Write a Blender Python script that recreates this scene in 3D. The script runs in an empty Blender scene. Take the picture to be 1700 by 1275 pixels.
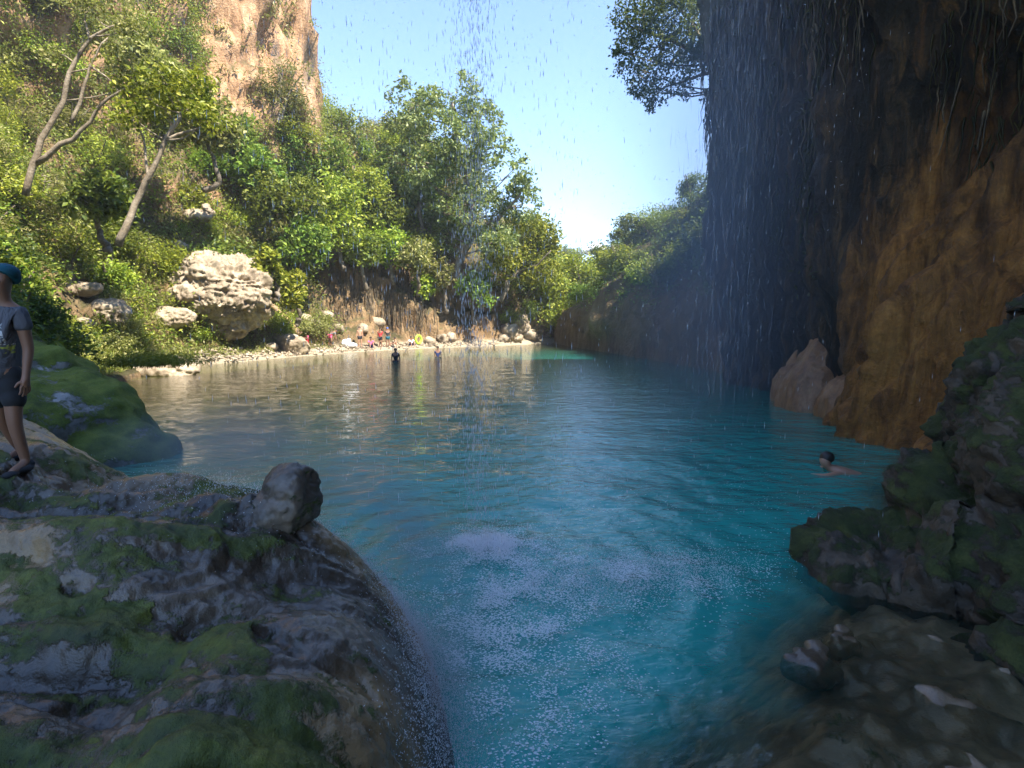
import bpy, bmesh, math, random
import numpy as np
from mathutils import Vector, Matrix

R = math.radians
random.seed(7); rng = np.random.default_rng(7)
sc = bpy.context.scene
col = sc.collection

# ------------------------------------------------------------------ camera, sky, sun, exposure
CAM = np.array((0.0, 0.0, 2.3)); PITCH = R(6.84); FPX = 850.0
cd = bpy.data.cameras.new('camera'); cam = bpy.data.objects.new('camera', cd); col.objects.link(cam)
cam.location = CAM; cam.rotation_euler = (R(90) - PITCH, 0, 0)
cd.sensor_width = 36.0; cd.lens = 18.0; cd.clip_start = 0.05; cd.clip_end = 3000
sc.camera = cam
SUN_EL = R(52); SUN_AZ = (0.78, -0.626)          # horizontal direction towards the sun
w = bpy.data.worlds.new('World'); sc.world = w; w.use_nodes = True
nt = w.node_tree
sky = nt.nodes.new('ShaderNodeTexSky'); sky.sky_type = 'NISHITA'; sky.sun_disc = False
sky.sun_elevation = SUN_EL; sky.sun_rotation = math.atan2(SUN_AZ[0], SUN_AZ[1])
sky.air_density = 1.0; sky.dust_density = 0.0; sky.ozone_density = 4.0
tint = nt.nodes.new('ShaderNodeMixRGB'); tint.blend_type = 'MULTIPLY'; tint.inputs[0].default_value = 1.0; tint.inputs[2].default_value = (.95, .97, 1.03, 1)
nt.links.new(sky.outputs[0], tint.inputs[1]); nt.links.new(tint.outputs[0], nt.nodes['Background'].inputs[0])
nt.nodes['Background'].inputs[1].default_value = 0.125
sd = bpy.data.lights.new('sun', 'SUN'); sd.energy = 4.7; sd.angle = R(0.53); sd.color = (1.0, 0.93, 0.82)
so = bpy.data.objects.new('sun', sd); col.objects.link(so); so.location = (20, -30, 50)
sv = Vector((SUN_AZ[0] * math.cos(SUN_EL), SUN_AZ[1] * math.cos(SUN_EL), math.sin(SUN_EL)))
so.rotation_euler = sv.to_track_quat('Z', 'Y').to_euler()
sc.view_settings.view_transform = 'Standard'; sc.view_settings.look = 'None'
sc.view_settings.exposure = 1.82; sc.view_settings.gamma = 1.0
sc.render.engine = 'CYCLES'
sc.cycles.use_denoising = True
sc.cycles.max_bounces = 9; sc.cycles.diffuse_bounces = 6; sc.cycles.glossy_bounces = 3
sc.cycles.transmission_bounces = 4; sc.cycles.transparent_max_bounces = 12
sc.cycles.sample_clamp_indirect = 6.0
sc.cycles.caustics_reflective = False; sc.cycles.caustics_refractive = False

# ------------------------------------------------------------------ picture <-> place
FWD = np.array((0, math.cos(PITCH), -math.sin(PITCH))); UP = np.array((0, math.sin(PITCH), math.cos(PITCH)))
def ray(x, y):
    return FWD + np.array((1, 0, 0)) * (x - 850) / FPX - UP * (y - 637.5) / FPX
def at(x, y, Y):                                  # the point of that sight line at distance Y
    d = ray(x, y); return CAM + d * (Y / d[1])
def atz(x, y, z):
    d = ray(x, y); return CAM + d * ((z - CAM[2]) / d[2])

# ------------------------------------------------------------------ noise
_pr = np.random.default_rng(11)
_perm = np.concatenate([_pr.permutation(256)] * 2)
_g = _pr.normal(size=(256, 3)); _g /= np.linalg.norm(_g, axis=1)[:, None]
def pn(p):
    p = np.asarray(p, float); i = np.floor(p).astype(int); f = p - i
    u = f * f * f * (f * (f * 6 - 15) + 10); i &= 255
    out = 0
    for dx in (0, 1):
        wx = u[..., 0] if dx else 1 - u[..., 0]
        for dy in (0, 1):
            wy = u[..., 1] if dy else 1 - u[..., 1]
            for dz in (0, 1):
                wz = u[..., 2] if dz else 1 - u[..., 2]
                h = _perm[(_perm[(_perm[(i[..., 0] + dx) & 255] + i[..., 1] + dy) & 255] + i[..., 2] + dz) & 255]
                g = _g[h]
                out = out + wx * wy * wz * (g[..., 0] * (f[..., 0] - dx) + g[..., 1] * (f[..., 1] - dy) + g[..., 2] * (f[..., 2] - dz))
    return out * 1.5
def fbm(p, o=4, gain=.5, lac=2.03):
    p = np.asarray(p, float); a = 1; s = 0
    for k in range(o):
        s = s + a * pn(p + 17.3 * k); p = p * lac; a *= gain
    return s
def ridge(p, o=4):
    p = np.asarray(p, float); a = 1; s = 0
    for k in range(o):
        s = s + a * (1 - 2 * np.abs(pn(p + 9.1 * k))); p = p * 2.1; a *= .5
    return s
def sst(a, b, x):
    t = np.clip((x - a) / (b - a), 0, 1); return t * t * (3 - 2 * t)
def stk(*a): return np.stack(np.broadcast_arrays(*a), -1).astype(float)

# ------------------------------------------------------------------ mesh helpers
class MB:
    def __init__(s): s.v = []; s.q = []; s.t = []; s.n = 0
    def add(s, v, q=None, t=None):
        v = np.asarray(v, float).reshape(-1, 3)
        if q is not None and len(q): s.q.append(np.asarray(q, int) + s.n)
        if t is not None and len(t): s.t.append(np.asarray(t, int) + s.n)
        s.v.append(v); s.n += len(v)
    def mesh(s, name, smooth=True):
        V = np.concatenate(s.v) if s.v else np.zeros((0, 3))
        Q = np.concatenate(s.q) if s.q else np.zeros((0, 4), int)
        T = np.concatenate(s.t) if s.t else np.zeros((0, 3), int)
        me = bpy.data.meshes.new(name); me.vertices.add(len(V)); me.vertices.foreach_set('co', V.ravel())
        me.loops.add(Q.size + T.size); me.polygons.add(len(Q) + len(T))
        me.loops.foreach_set('vertex_index', np.concatenate([Q.ravel(), T.ravel()]).astype(np.int32))
        st = np.concatenate([np.arange(len(Q)) * 4, Q.size + np.arange(len(T)) * 3]).astype(np.int32)
        me.polygons.foreach_set('loop_start', st)
        me.polygons.foreach_set('use_smooth', np.full(len(st), smooth))
        me.update(); me.validate(); return me
    def build(s, name, mat, parent=None, smooth=True):
        return link(name, s.mesh(name, smooth), mat, parent)
def link(name, me, mat=None, parent=None):
    o = bpy.data.objects.new(name, me); col.objects.link(o)
    if mat is not None:
        me.materials.clear(); me.materials.append(mat)
    if parent is not None: o.parent = parent
    return o
def tag(o, label=None, cat=None, group=None, kind=None):
    if label: o['label'] = label
    if cat: o['category'] = cat
    if group: o['group'] = group
    if kind: o['kind'] = kind
    return o
def empty(name, loc, rz=0):
    o = bpy.data.objects.new(name, None); col.objects.link(o); o.location = loc; o.rotation_euler = (0, 0, rz); o.empty_display_size = .2
    return o
def attr(me, name, a):
    at_ = me.attributes.new(name, 'FLOAT', 'POINT'); at_.data.foreach_set('value', np.asarray(a, np.float32).ravel())
def grid(V):
    n, m = V.shape[:2]; idx = np.arange(n * m).reshape(n, m)
    q = np.stack([idx[:-1, :-1], idx[1:, :-1], idx[1:, 1:], idx[:-1, 1:]], -1).reshape(-1, 4)
    return V.reshape(-1, 3), q
def coords(me):
    a = np.zeros(len(me.vertices) * 3, np.float32); me.vertices.foreach_get('co', a); return a.reshape(-1, 3).astype(float)
def normals(me):
    a = np.zeros(len(me.vertices) * 3, np.float32); me.vertices.foreach_get('normal', a); return a.reshape(-1, 3).astype(float)
def setco(me, V):
    me.vertices.foreach_set('co', V.astype(np.float32).ravel()); me.update()
def grid_normals(V):
    a = np.gradient(V, axis=0); b = np.gradient(V, axis=1); n = np.cross(a, b)
    return n / (np.linalg.norm(n, axis=-1, keepdims=True) + 1e-9)
def tube(mb, pts, rad, sides=7, cap=True):
    pts = np.asarray(pts, float); n = len(pts); rad = np.broadcast_to(np.asarray(rad, float), (n,))
    d = np.gradient(pts, axis=0); d /= np.linalg.norm(d, axis=1)[:, None] + 1e-9
    ref = np.array((0.31, 0.9, 0.2)) if abs(d[0][2]) > .6 else np.array((0.1, .2, 1.0))
    a = np.cross(d, ref); a /= np.linalg.norm(a, axis=1)[:, None] + 1e-9; b = np.cross(d, a)
    th = np.arange(sides) * 2 * math.pi / sides
    V = pts[:, None] + rad[:, None, None] * (a[:, None] * np.cos(th)[None, :, None] + b[:, None] * np.sin(th)[None, :, None])
    idx = np.arange(n * sides).reshape(n, sides); nx = np.roll(idx, -1, 1)
    q = np.stack([idx[:-1], nx[:-1], nx[1:], idx[1:]], -1).reshape(-1, 4)
    t = []
    V = V.reshape(-1, 3)
    if cap:
        V = np.concatenate([V, pts[:1], pts[-1:]]); c0, c1 = n * sides, n * sides + 1
        t = [(idx[0][(k + 1) % sides], idx[0][k], c0) for k in range(sides)] + [(idx[-1][k], idx[-1][(k + 1) % sides], c1) for k in range(sides)]
    mb.add(V, q, np.array(t, int).reshape(-1, 3))
def smooth_path(p, n=16):
    p = np.asarray(p, float); k = np.linspace(0, len(p) - 1, n); out = []
    for t in k:
        i = min(int(t), len(p) - 2); f = t - i
        p0, p1, p2, p3 = p[max(i - 1, 0)], p[i], p[i + 1], p[min(i + 2, len(p) - 1)]
        out.append(.5 * (2 * p1 + (p2 - p0) * f + (2 * p0 - 5 * p1 + 4 * p2 - p3) * f * f + (3 * p1 - p0 - 3 * p2 + p3) * f ** 3))
    return np.array(out)
def leaves(mb, c, size, aspect=.5, upb=.4, droop=0., r=None):
    r = r or rng
    c = np.asarray(c, float); n = len(c)
    if n == 0: return
    nm = r.normal(size=(n, 3)); nm[:, 2] = np.abs(nm[:, 2]) + upb; nm /= np.linalg.norm(nm, axis=1)[:, None]
    d = r.normal(size=(n, 3)); d[:, 2] -= droop; d -= nm * (d * nm).sum(1)[:, None]; d /= np.linalg.norm(d, axis=1)[:, None] + 1e-9
    s = np.cross(nm, d); L = (size * r.uniform(.65, 1.3, n))[:, None]; W = L * aspect * .5
    v = np.stack([c, c + d * L * .45 + s * W + nm * L * .06, c + d * L - nm * L * .08, c + d * L * .45 - s * W + nm * L * .06], 1)
    mb.add(v.reshape(-1, 3), np.arange(n * 4).reshape(n, 4))
def blob_points(r, cen, rad, n, cl=26, spread=.22, shell=.55):
    k = max(3, n // cl)
    d = r.normal(size=(k, 3)); d /= np.linalg.norm(d, axis=1)[:, None]
    q = d * (r.uniform(shell ** 3, 1, k) ** (1 / 3))[:, None]
    q = q[np.arange(n) % k] + r.normal(size=(n, 3)) * spread
    return np.asarray(cen) + q * np.asarray(rad)
def remesh(blobs, voxel, smooth_it=2):
    bm = bmesh.new()
    for b in blobs:
        c, rad = b[0], b[1]; rz = b[2] if len(b) > 2 else 0; rx = b[3] if len(b) > 3 else 0
        M = Matrix.Translation(Vector(c)) @ Matrix.Rotation(rz, 4, 'Z') @ Matrix.Rotation(rx, 4, 'Y') @ Matrix.Diagonal((*rad, 1))
        bmesh.ops.create_icosphere(bm, subdivisions=3, radius=1, matrix=M)
    me = bpy.data.meshes.new('tmp'); bm.to_mesh(me); bm.free()
    o = bpy.data.objects.new('tmp', me); col.objects.link(o)
    m = o.modifiers.new('r', 'REMESH'); m.mode = 'VOXEL'; m.voxel_size = voxel
    if smooth_it:
        s = o.modifiers.new('s', 'SMOOTH'); s.factor = .5; s.iterations = smooth_it
    dg = bpy.context.evaluated_depsgraph_get()
    out = bpy.data.meshes.new_from_object(o.evaluated_get(dg)); bpy.data.objects.remove(o); bpy.data.meshes.remove(me)
    out.polygons.foreach_set('use_smooth', np.full(len(out.polygons), True)); return out
def skin(verts, edges, rad, sub=1):
    me = bpy.data.meshes.new('tmp'); me.from_pydata([tuple(v) for v in verts], edges, [])
    o = bpy.data.objects.new('tmp', me); col.objects.link(o)
    m = o.modifiers.new('k', 'SKIN'); m.use_smooth_shade = True
    if not me.skin_vertices: bpy.context.view_layer.objects.active = o; bpy.ops.mesh.customdata_skin_add()
    for i, r_ in enumerate(rad):
        s = me.skin_vertices[0].data[i]; s.radius = (r_, r_) if not hasattr(r_, '__len__') else r_; s.use_root = (i == 0)
    if sub:
        s = o.modifiers.new('s', 'SUBSURF'); s.levels = sub; s.render_levels = sub
    dg = bpy.context.evaluated_depsgraph_get()
    out = bpy.data.meshes.new_from_object(o.evaluated_get(dg)); bpy.data.objects.remove(o); bpy.data.meshes.remove(me)
    out.polygons.foreach_set('use_smooth', np.full(len(out.polygons), True)); return out

# ------------------------------------------------------------------ materials
class NT:
    def __init__(s, name):
        s.m = bpy.data.materials.new(name); s.m.use_nodes = True; s.t = s.m.node_tree; s.t.nodes.clear()
        s.out = s.n('OutputMaterial')
    def n(s, ty, **k):
        nd = s.t.nodes.new('ShaderNode' + ty)
        for a, v in k.items():
            if a.startswith('i_'):
                key = a[2:].replace('_', ' ')
                s.put(nd, key, v)
            else: setattr(nd, a, v)
        return nd
    def put(s, nd, key, v):
        inp = nd.inputs[int(key)] if key.isdigit() else nd.inputs[key]
        if isinstance(v, bpy.types.NodeSocket): s.t.links.new(v, inp)
        elif isinstance(v, (tuple, list)) and len(v) == 3 and inp.type == 'RGBA': inp.default_value = (*v, 1)
        elif inp.type == 'RGBA' and isinstance(v, (int, float)): inp.default_value = (v, v, v, 1)
        else: inp.default_value = v
    def pos(s): return s.n('NewGeometry').outputs['Position']
    def obj(s): return s.n('TexCoord').outputs['Object']
    def map(s, v, scale):
        nd = s.n('Mapping'); s.t.links.new(v, nd.inputs[0]); nd.inputs['Scale'].default_value = scale; return nd.outputs[0]
    def noise(s, v, scale, detail=5, rough=.6, dist=0.):
        nd = s.n('TexNoise'); s.t.links.new(v, nd.inputs['Vector']); nd.inputs['Scale'].default_value = scale
        nd.inputs['Detail'].default_value = detail; nd.inputs['Roughness'].default_value = rough; nd.inputs['Distortion'].default_value = dist
        return nd.outputs[0]
    def ramp(s, f, stops):
        nd = s.n('ValToRGB'); s.t.links.new(f, nd.inputs[0]); e = nd.color_ramp.elements
        while len(e) < len(stops): e.new(.5)
        for i, (p, c) in enumerate(stops):
            e[i].position = p; e[i].color = (c, c, c, 1) if isinstance(c, (int, float)) else (*c, 1)
        return nd.outputs[0]
    def mix(s, f, a, b, mode='MIX'):
        nd = s.n('MixRGB', blend_type=mode); s.put(nd, '0', f); s.put(nd, '1', a); s.put(nd, '2', b); return nd.outputs[0]
    def math(s, op, a, b=0., c=0., clamp=False):
        nd = s.n('Math', operation=op, use_clamp=clamp); s.put(nd, '0', a); s.put(nd, '1', b); s.put(nd, '2', c); return nd.outputs[0]
    def attr(s, name): return s.n('Attribute', attribute_name=name).outputs['Fac']
    def bump(s, h, strength=.5, dist=.02, normal=None):
        nd = s.n('Bump'); s.put(nd, 'Height', h); nd.inputs['Strength'].default_value = strength; nd.inputs['Distance'].default_value = dist
        if normal is not None: s.put(nd, 'Normal', normal)
        return nd.outputs[0]
    def bsdf(s, base, rough=.6, normal=None, spec=.5, **k):
        nd = s.n('BsdfPrincipled'); s.put(nd, 'Base Color', base); s.put(nd, 'Roughness', rough); s.put(nd, 'Specular IOR Level', spec)
        if normal is not None: s.put(nd, 'Normal', normal)
        for a, v in k.items(): s.put(nd, a.replace('_', ' '), v)
        return nd.outputs[0]
    def end(s, sh): s.t.links.new(sh, s.out.inputs[0]); return s.m
def plain(name, c, rough=.7, var=.12):
    m = NT(name); f = m.noise(m.obj(), 9, 4)
    cc = m.mix(f, tuple(x * (1 - var) for x in c), tuple(min(1, x * (1 + var)) for x in c))
    return m.end(m.bsdf(cc, rough, m.bump(m.noise(m.obj(), 40, 3), .2, .01)))
def leafmat(name, cols, trans=.35, rough=.5, tcol=None):
    m = NT(name); r1 = m.n('NewGeometry').outputs['Random Per Island']; ro = m.n('ObjectInfo').outputs['Random']
    n = len(cols); c = m.ramp(r1, [(i / max(1, n - 1), k) for i, k in enumerate(cols)])
    big = m.noise(m.pos(), .35, 2)
    hs = m.n('HueSaturation'); m.put(hs, 'Color', c); m.put(hs, 'Hue', m.math('MULTIPLY_ADD', ro, .045, .478))
    m.put(hs, 'Value', m.math('ADD', m.math('MULTIPLY', ro, .4), m.math('MULTIPLY_ADD', big, .7, .42)))
    hs.inputs['Saturation'].default_value = 1.0
    p = m.bsdf(hs.outputs[0], rough, spec=.35)
    t = m.n('BsdfTranslucent'); m.put(t, 'Color', m.mix(.4, hs.outputs[0], tcol or (.35, .42, .05)))
    x = m.n('MixShader'); x.inputs[0].default_value = trans; m.t.links.new(p, x.inputs[1]); m.t.links.new(t.outputs[0], x.inputs[2])
    return m.end(x.outputs[0])

def rockmat(name, c1, c2, c3, wet=.5, scale=1., moss=True, mossc=((.016, .035, .004), (.06, .11, .008), (.13, .17, .012)), stain_glow=None, bumpd=.03, grain=14, coat=0.):
    m = NT(name); p = m.pos()
    n1 = m.noise(p, 1.1 * scale, 6, .62, .4); n2 = m.noise(p, 5 * scale, 6, .65); n3 = m.noise(p, grain * scale, 5, .7)
    c = m.ramp(n1, [(.32, c1), (.5, c2), (.68, c3)])
    c = m.mix(m.ramp(n2, [(.35, .0), (.62, .75)]), c, m.mix(.55, c, (.02, .018, .016)))
    if stain_glow is not None:
        c = m.mix(m.math('MULTIPLY', m.attr('stain_glow'), m.ramp(n2, [(.3, .35), (.6, 1.)])), c, stain_glow)
    rough = m.ramp(n2, [(.3, max(.08, .55 - .45 * wet)), (.7, .85 - .45 * wet)])
    h = m.math('ADD', m.math('MULTIPLY', n2, .6), m.math('MULTIPLY', n3, .4))
    if moss:
        f0 = m.math('ADD', m.attr('moss'), m.math('MULTIPLY_ADD', n3, .9, -.45)); f0 = m.math('ADD', f0, m.math('MULTIPLY_ADD', n2, .8, -.4))
        f = m.ramp(f0, [(.42, 0.), (.6, 1.)])
        mc = m.ramp(m.noise(p, 2.6 * scale, 5, .7), [(.3, mossc[0]), (.5, mossc[1]), (.7, mossc[2])])
        mc = m.mix(m.ramp(m.noise(p, 45, 4, .8), [(.35, 0.), (.7, .75)]), mc, m.mix(.6, mc, (.008, .015, .003)))
        c = m.mix(f, c, mc); rough = m.mix(f, rough, .85)
        h = m.math('ADD', h, m.math('MULTIPLY', f, m.math('MULTIPLY_ADD', m.noise(p, 55, 4, .8), .9, .15)))
    return m.end(m.bsdf(c, rough, m.bump(h, .85, bumpd), Coat_Weight=coat, Coat_Roughness=.22, Coat_Normal=m.bump(h, .35, bumpd)))

M = {}
M['ledge'] = rockmat('wet_ledge_rock', (.042, .03, .018), (.115, .084, .055), (.23, .172, .115), wet=.85, stain_glow=(.42, .27, .11), mossc=((.03, .042, .004), (.095, .12, .008), (.21, .225, .022)), bumpd=.024, grain=20, coat=.35)
M['boulder'] = rockmat('wet_boulder_rock', (.045, .036, .028), (.12, .098, .075), (.22, .18, .135), wet=.6, scale=2.2, bumpd=.015, coat=.15)
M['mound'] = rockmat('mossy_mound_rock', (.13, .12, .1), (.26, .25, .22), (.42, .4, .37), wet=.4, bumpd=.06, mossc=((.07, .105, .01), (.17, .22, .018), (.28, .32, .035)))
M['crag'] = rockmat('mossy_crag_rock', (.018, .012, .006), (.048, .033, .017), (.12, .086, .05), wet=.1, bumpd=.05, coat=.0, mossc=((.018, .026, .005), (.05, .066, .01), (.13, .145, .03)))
M['pale'] = rockmat('pale_limestone', (.2, .145, .09), (.4, .315, .21), (.55, .46, .33), wet=.0, bumpd=.10, scale=.8, moss=True, grain=8)
M['shelf'] = rockmat('brown_shelf_rock', (.09, .058, .032), (.25, .175, .105), (.42, .325, .22), wet=.75, bumpd=.03, coat=.4)
def hillmat():
    m = NT('hillside_soil_and_rock'); p = m.pos()
    n1 = m.noise(p, .35, 6, .65, .6); n2 = m.noise(m.map(p, (1, 1, .35)), 1.3, 6, .7, .5); n3 = m.noise(p, 6, 5, .7)
    rock = m.ramp(n2, [(.3, (.1, .06, .035)), (.42, (.36, .2, .1)), (.58, (.58, .36, .2)), (.72, (.66, .5, .34))])
    rock = m.mix(m.ramp(m.noise(m.map(p, (1, 1, .18)), .8, 5), [(.52, 0.), (.68, .8)]), rock, (.12, .11, .095))
    soil = m.ramp(n1, [(.3, (.05, .04, .02)), (.5, (.085, .075, .03)), (.7, (.16, .13, .06))])
    c = m.mix(m.attr('rock'), soil, rock); c = m.mix(m.attr('sand'), c, m.ramp(n3, [(.3, (.36, .29, .19)), (.7, (.55, .47, .34))]))
    c = m.mix(m.ramp(n3, [(.4, 0.), (.75, .6)]), c, m.mix(.6, c, (.03, .025, .015)))
    return m.end(m.bsdf(c, .9, m.bump(m.math('ADD', n2, m.math('MULTIPLY', n3, .5)), 1., .35), spec=.25))
M['hill'] = hillmat()
def wallmat():
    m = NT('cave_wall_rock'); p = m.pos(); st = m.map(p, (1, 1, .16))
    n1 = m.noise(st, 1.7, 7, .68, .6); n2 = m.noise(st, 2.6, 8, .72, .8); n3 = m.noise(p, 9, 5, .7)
    dark = m.ramp(n2, [(.3, (.007, .008, .006)), (.48, (.016, .014, .009)), (.56, (.06, .038, .016)), (.68, (.2, .11, .035))])  # near-black tones stand in for overhang shade, on top of algae staining
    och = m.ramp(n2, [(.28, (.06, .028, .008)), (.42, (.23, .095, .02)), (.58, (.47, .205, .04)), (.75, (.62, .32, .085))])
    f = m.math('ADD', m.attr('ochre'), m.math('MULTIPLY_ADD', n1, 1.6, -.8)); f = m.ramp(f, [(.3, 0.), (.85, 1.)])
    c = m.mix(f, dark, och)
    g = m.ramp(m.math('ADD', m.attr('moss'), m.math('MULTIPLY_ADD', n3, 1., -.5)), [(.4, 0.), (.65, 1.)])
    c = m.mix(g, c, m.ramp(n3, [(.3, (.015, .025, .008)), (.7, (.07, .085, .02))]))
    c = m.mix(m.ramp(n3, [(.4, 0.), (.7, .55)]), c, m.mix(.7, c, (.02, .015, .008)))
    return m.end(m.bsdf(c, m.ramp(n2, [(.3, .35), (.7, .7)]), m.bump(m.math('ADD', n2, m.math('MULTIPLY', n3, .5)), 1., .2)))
M['wall'] = wallmat()
def flowmat():
    m = NT('flowstone_rock'); p = m.pos(); n = m.noise(m.map(p, (1, 1, .3)), 2.5, 6, .65, .6); n3 = m.noise(p, 14, 5, .7)
    c = m.ramp(n, [(.3, (.12, .055, .022)), (.5, (.27, .14, .06)), (.7, (.38, .22, .11))]); c = m.mix(m.ramp(n3, [(.45, 0.), (.75, .6)]), c, (.1, .06, .025))
    return m.end(m.bsdf(c, .45, m.bump(n3, .6, .04)))
M['flow'] = flowmat()
M['bark'] = rockmat('bark', (.1, .075, .05), (.2, .16, .11), (.33, .28, .21), wet=0., scale=2.5, moss=False, bumpd=.05)
M['bark_pale'] = rockmat('pale_bark', (.2, .15, .1), (.34, .27, .18), (.46, .38, .28), wet=0., scale=2.5, moss=False, bumpd=.05)
M['log'] = rockmat('dry_log_wood', (.24, .14, .06), (.38, .24, .12), (.48, .33, .19), wet=0., scale=2.5, moss=False, bumpd=.05)
M['leaf_a'] = leafmat('leaf_green', [(.045, .085, .01), (.1, .16, .016), (.18, .24, .026), (.28, .33, .05)])
M['leaf_b'] = leafmat('leaf_yellow_green', [(.08, .13, .01), (.19, .25, .016), (.3, .35, .03), (.43, .44, .06)])
M['leaf_c'] = leafmat('leaf_olive', [(.08, .095, .022), (.17, .18, .04), (.28, .275, .08), (.42, .39, .16)])
M['leaf_tree'] = leafmat('leaf_sycamore', [(.05, .08, .022), (.11, .155, .04), (.2, .235, .07), (.38, .4, .16)])
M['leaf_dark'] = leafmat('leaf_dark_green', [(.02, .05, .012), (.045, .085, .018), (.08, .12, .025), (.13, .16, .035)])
M['grass'] = leafmat('grass_blades', [(.09, .12, .015), (.17, .2, .03), (.27, .28, .06), (.4, .36, .13)])
M['wall_moss'] = leafmat('wall_moss', [(.012, .014, .007), (.025, .028, .012), (.05, .048, .02), (.09, .075, .03)])
M['root'] = rockmat('hanging_root', (.05, .038, .022), (.12, .09, .05), (.22, .165, .09), wet=.1, scale=2, moss=False)

# ------------------------------------------------------------------ pool water and its bed
SPL = [np.array((-.3, 4.95)), np.array((1.0, 4.35))]
def shelf_z(x, y):                                # low wet rock shelf on the near right bank
    ax, ay, bx, by = 0.3, 2.2, 2.9, 4.75
    dx, dy = bx - ax, by - ay; L = math.hypot(dx, dy)
    d = ((x - ax) * dy - (y - ay) * dx) / L
    d = d + .25 * pn(stk(x * .8, y * .8, 0 * x)) + .1 * pn(stk(x * 3, y * 3, 0 * x + 3))
    z = -1.5 + 1.36 * sst(-1., .8, d) + .06 * sst(.75, 1.35, d) + .16 * sst(1.6, 2.8, d)
    z = z + (.05 * ridge(stk(x * 2.0, y * 2.0, 0 * x), 4) + .07 * fbm(stk(x * 4, y * 4, 0 * x + 5), 4)) * sst(-.5, .8, d)
    return z
def build_water():
    ys = np.concatenate([np.linspace(-12, .8, 20)[:-1], np.geomspace(.8, 12, 420)[:-1], np.geomspace(12, 120, 160)])
    xs = np.sinh(np.linspace(-4.2, 4.2, 420)); xs = xs / xs[-1] * 34
    xs = np.sort(np.concatenate([np.linspace(-3.5, 5.5, 330), xs[(xs < -3.5) | (xs > 5.5)]]))
    Y, X = np.meshgrid(ys, xs, indexing='ij')
    z = np.zeros_like(X)
    near = sst(30, 5, Y)
    for c, a in zip(SPL + [np.array((4.75, 8.0))], (1.0, .7, .55)):
        r = np.hypot(X - c[0], (Y - c[1])) + 1e-6
        rr = r + .25 * pn(stk(X * 1.2, Y * 1.2, 0 * X + 4))
        z += a * .012 * np.sin(rr * 13) * np.exp(-r / 2.6) * sst(.15, .7, r)
        z += a * .045 * np.exp(-(r / .42) ** 2) * (1 + .5 * pn(stk(X * 9, Y * 9, 0 * X)))
        z += a * .018 * np.sin(rr * 3.3) * np.exp(-r / 6)
    z += near * (.010 * fbm(stk(X * 2.2, Y * 3.4, 0 * X), 4) + .02 * pn(stk(X * .5, Y * 1.1, 0 * X)))
    z += .05 * np.exp(-((X - .1) ** 2 / .9 + (Y - 3.9) ** 2 / 1.6)) * .25 * fbm(stk(X * 7, Y * 7, 0 * X + 9), 3)
    V, q = grid(stk(X, Y, z)); q = q[:, ::-1]
    mb = MB(); mb.add(V, q); me = mb.mesh('water')
    sz = shelf_z(X, Y); sz[(Y < -1) | (Y > 9) | (X < -.5) | (X > 9)] = -3
    attr(me, 'shallow', sst(-1.15, -.12, sz))
    sh = np.array([(-14.2, 17.8), (-15.6, 21.5), (-16.9, 27.5), (-14.7, 35.2), (-12.4, 40.5), (-8, 46), (-3, 50), (3, 56), (7, 58), (16, 60)], float); dd = np.full(X.shape, 1e9)
    for p_, q_ in zip(sh[:-1], sh[1:]):
        e = q_ - p_; t_ = np.clip(((X - p_[0]) * e[0] + (Y - p_[1]) * e[1]) / (e @ e), 0, 1); dd = np.minimum(dd, np.hypot(X - p_[0] - t_ * e[0], Y - p_[1] - t_ * e[1]))
    attr(me, 'sandy', sst(19, 2.5, dd + 2 * pn(stk(X * .3, Y * .3, 0 * X))))  # olive beyond the sand shallows paints in the bank's warm reflection
    m = NT('pool_water'); p = m.pos()
    w1 = m.noise(m.map(p, (1, 1.9, 1)), 1.6, 3, .55, .3); w2 = m.noise(m.map(p, (1, 2.2, 1)), 5.5, 4, .6, .2); w3 = m.noise(m.map(p, (.8, 1.6, 1)), 19, 3, .6)
    h = m.math('ADD', m.math('MULTIPLY', w1, 1.), m.math('ADD', m.math('MULTIPLY', w2, .42), m.math('MULTIPLY', w3, .1)))
    nb = m.bump(h, .4, .11)
    deep = m.mix(m.noise(p, .25, 3), (.016, .27, .23), (.024, .33, .28))
    deep = m.mix(m.attr('sandy'), deep, (.12, .125, .045)); dif = m.n('BsdfDiffuse'); m.put(dif, 'Color', deep)
    tr = m.n('BsdfTransparent'); m.put(tr, 'Color', (.95, .9, .74))
    body = m.n('MixShader'); m.put(body, '0', m.math('MULTIPLY', m.attr('shallow'), .97)); m.t.links.new(dif.outputs[0], body.inputs[1]); m.t.links.new(tr.outputs[0], body.inputs[2])
    gl = m.n('BsdfGlossy'); m.put(gl, 'Roughness', .04); m.put(gl, 'Normal', nb)
    fr = m.n('Fresnel'); m.put(fr, 'IOR', 1.36); m.put(fr, 'Normal', nb)
    x = m.n('MixShader'); m.put(x, '0', m.math('MINIMUM', m.math('MULTIPLY', fr.outputs[0], 1.7), .97)); m.t.links.new(body.outputs[0], x.inputs[1]); m.t.links.new(gl.outputs[0], x.inputs[2])
    o = link('water', me, m.end(x.outputs[0])); tag(o, kind='structure')
    ys = np.linspace(-.5, 8.5, 300); xs = np.linspace(-.2, 8.2, 280); Y, X = np.meshgrid(ys, xs, indexing='ij')
    z = shelf_z(X, Y); V, q = grid(stk(X, Y, z)); mb = MB(); mb.add(V, q[:, ::-1]); me = mb.mesh('rock_shelf')
    attr(me, 'moss', .1 + .5 * pn(V * 1.3)[:]); o = link('rock_shelf', me, M['shelf']); tag(o, kind='structure')
    mb = MB(); mb.add([(-60, -40, -3.2), (60, -40, -3.2), (60, 160, -3.2), (-60, 160, -3.2)], [(0, 1, 2, 3)])
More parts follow.
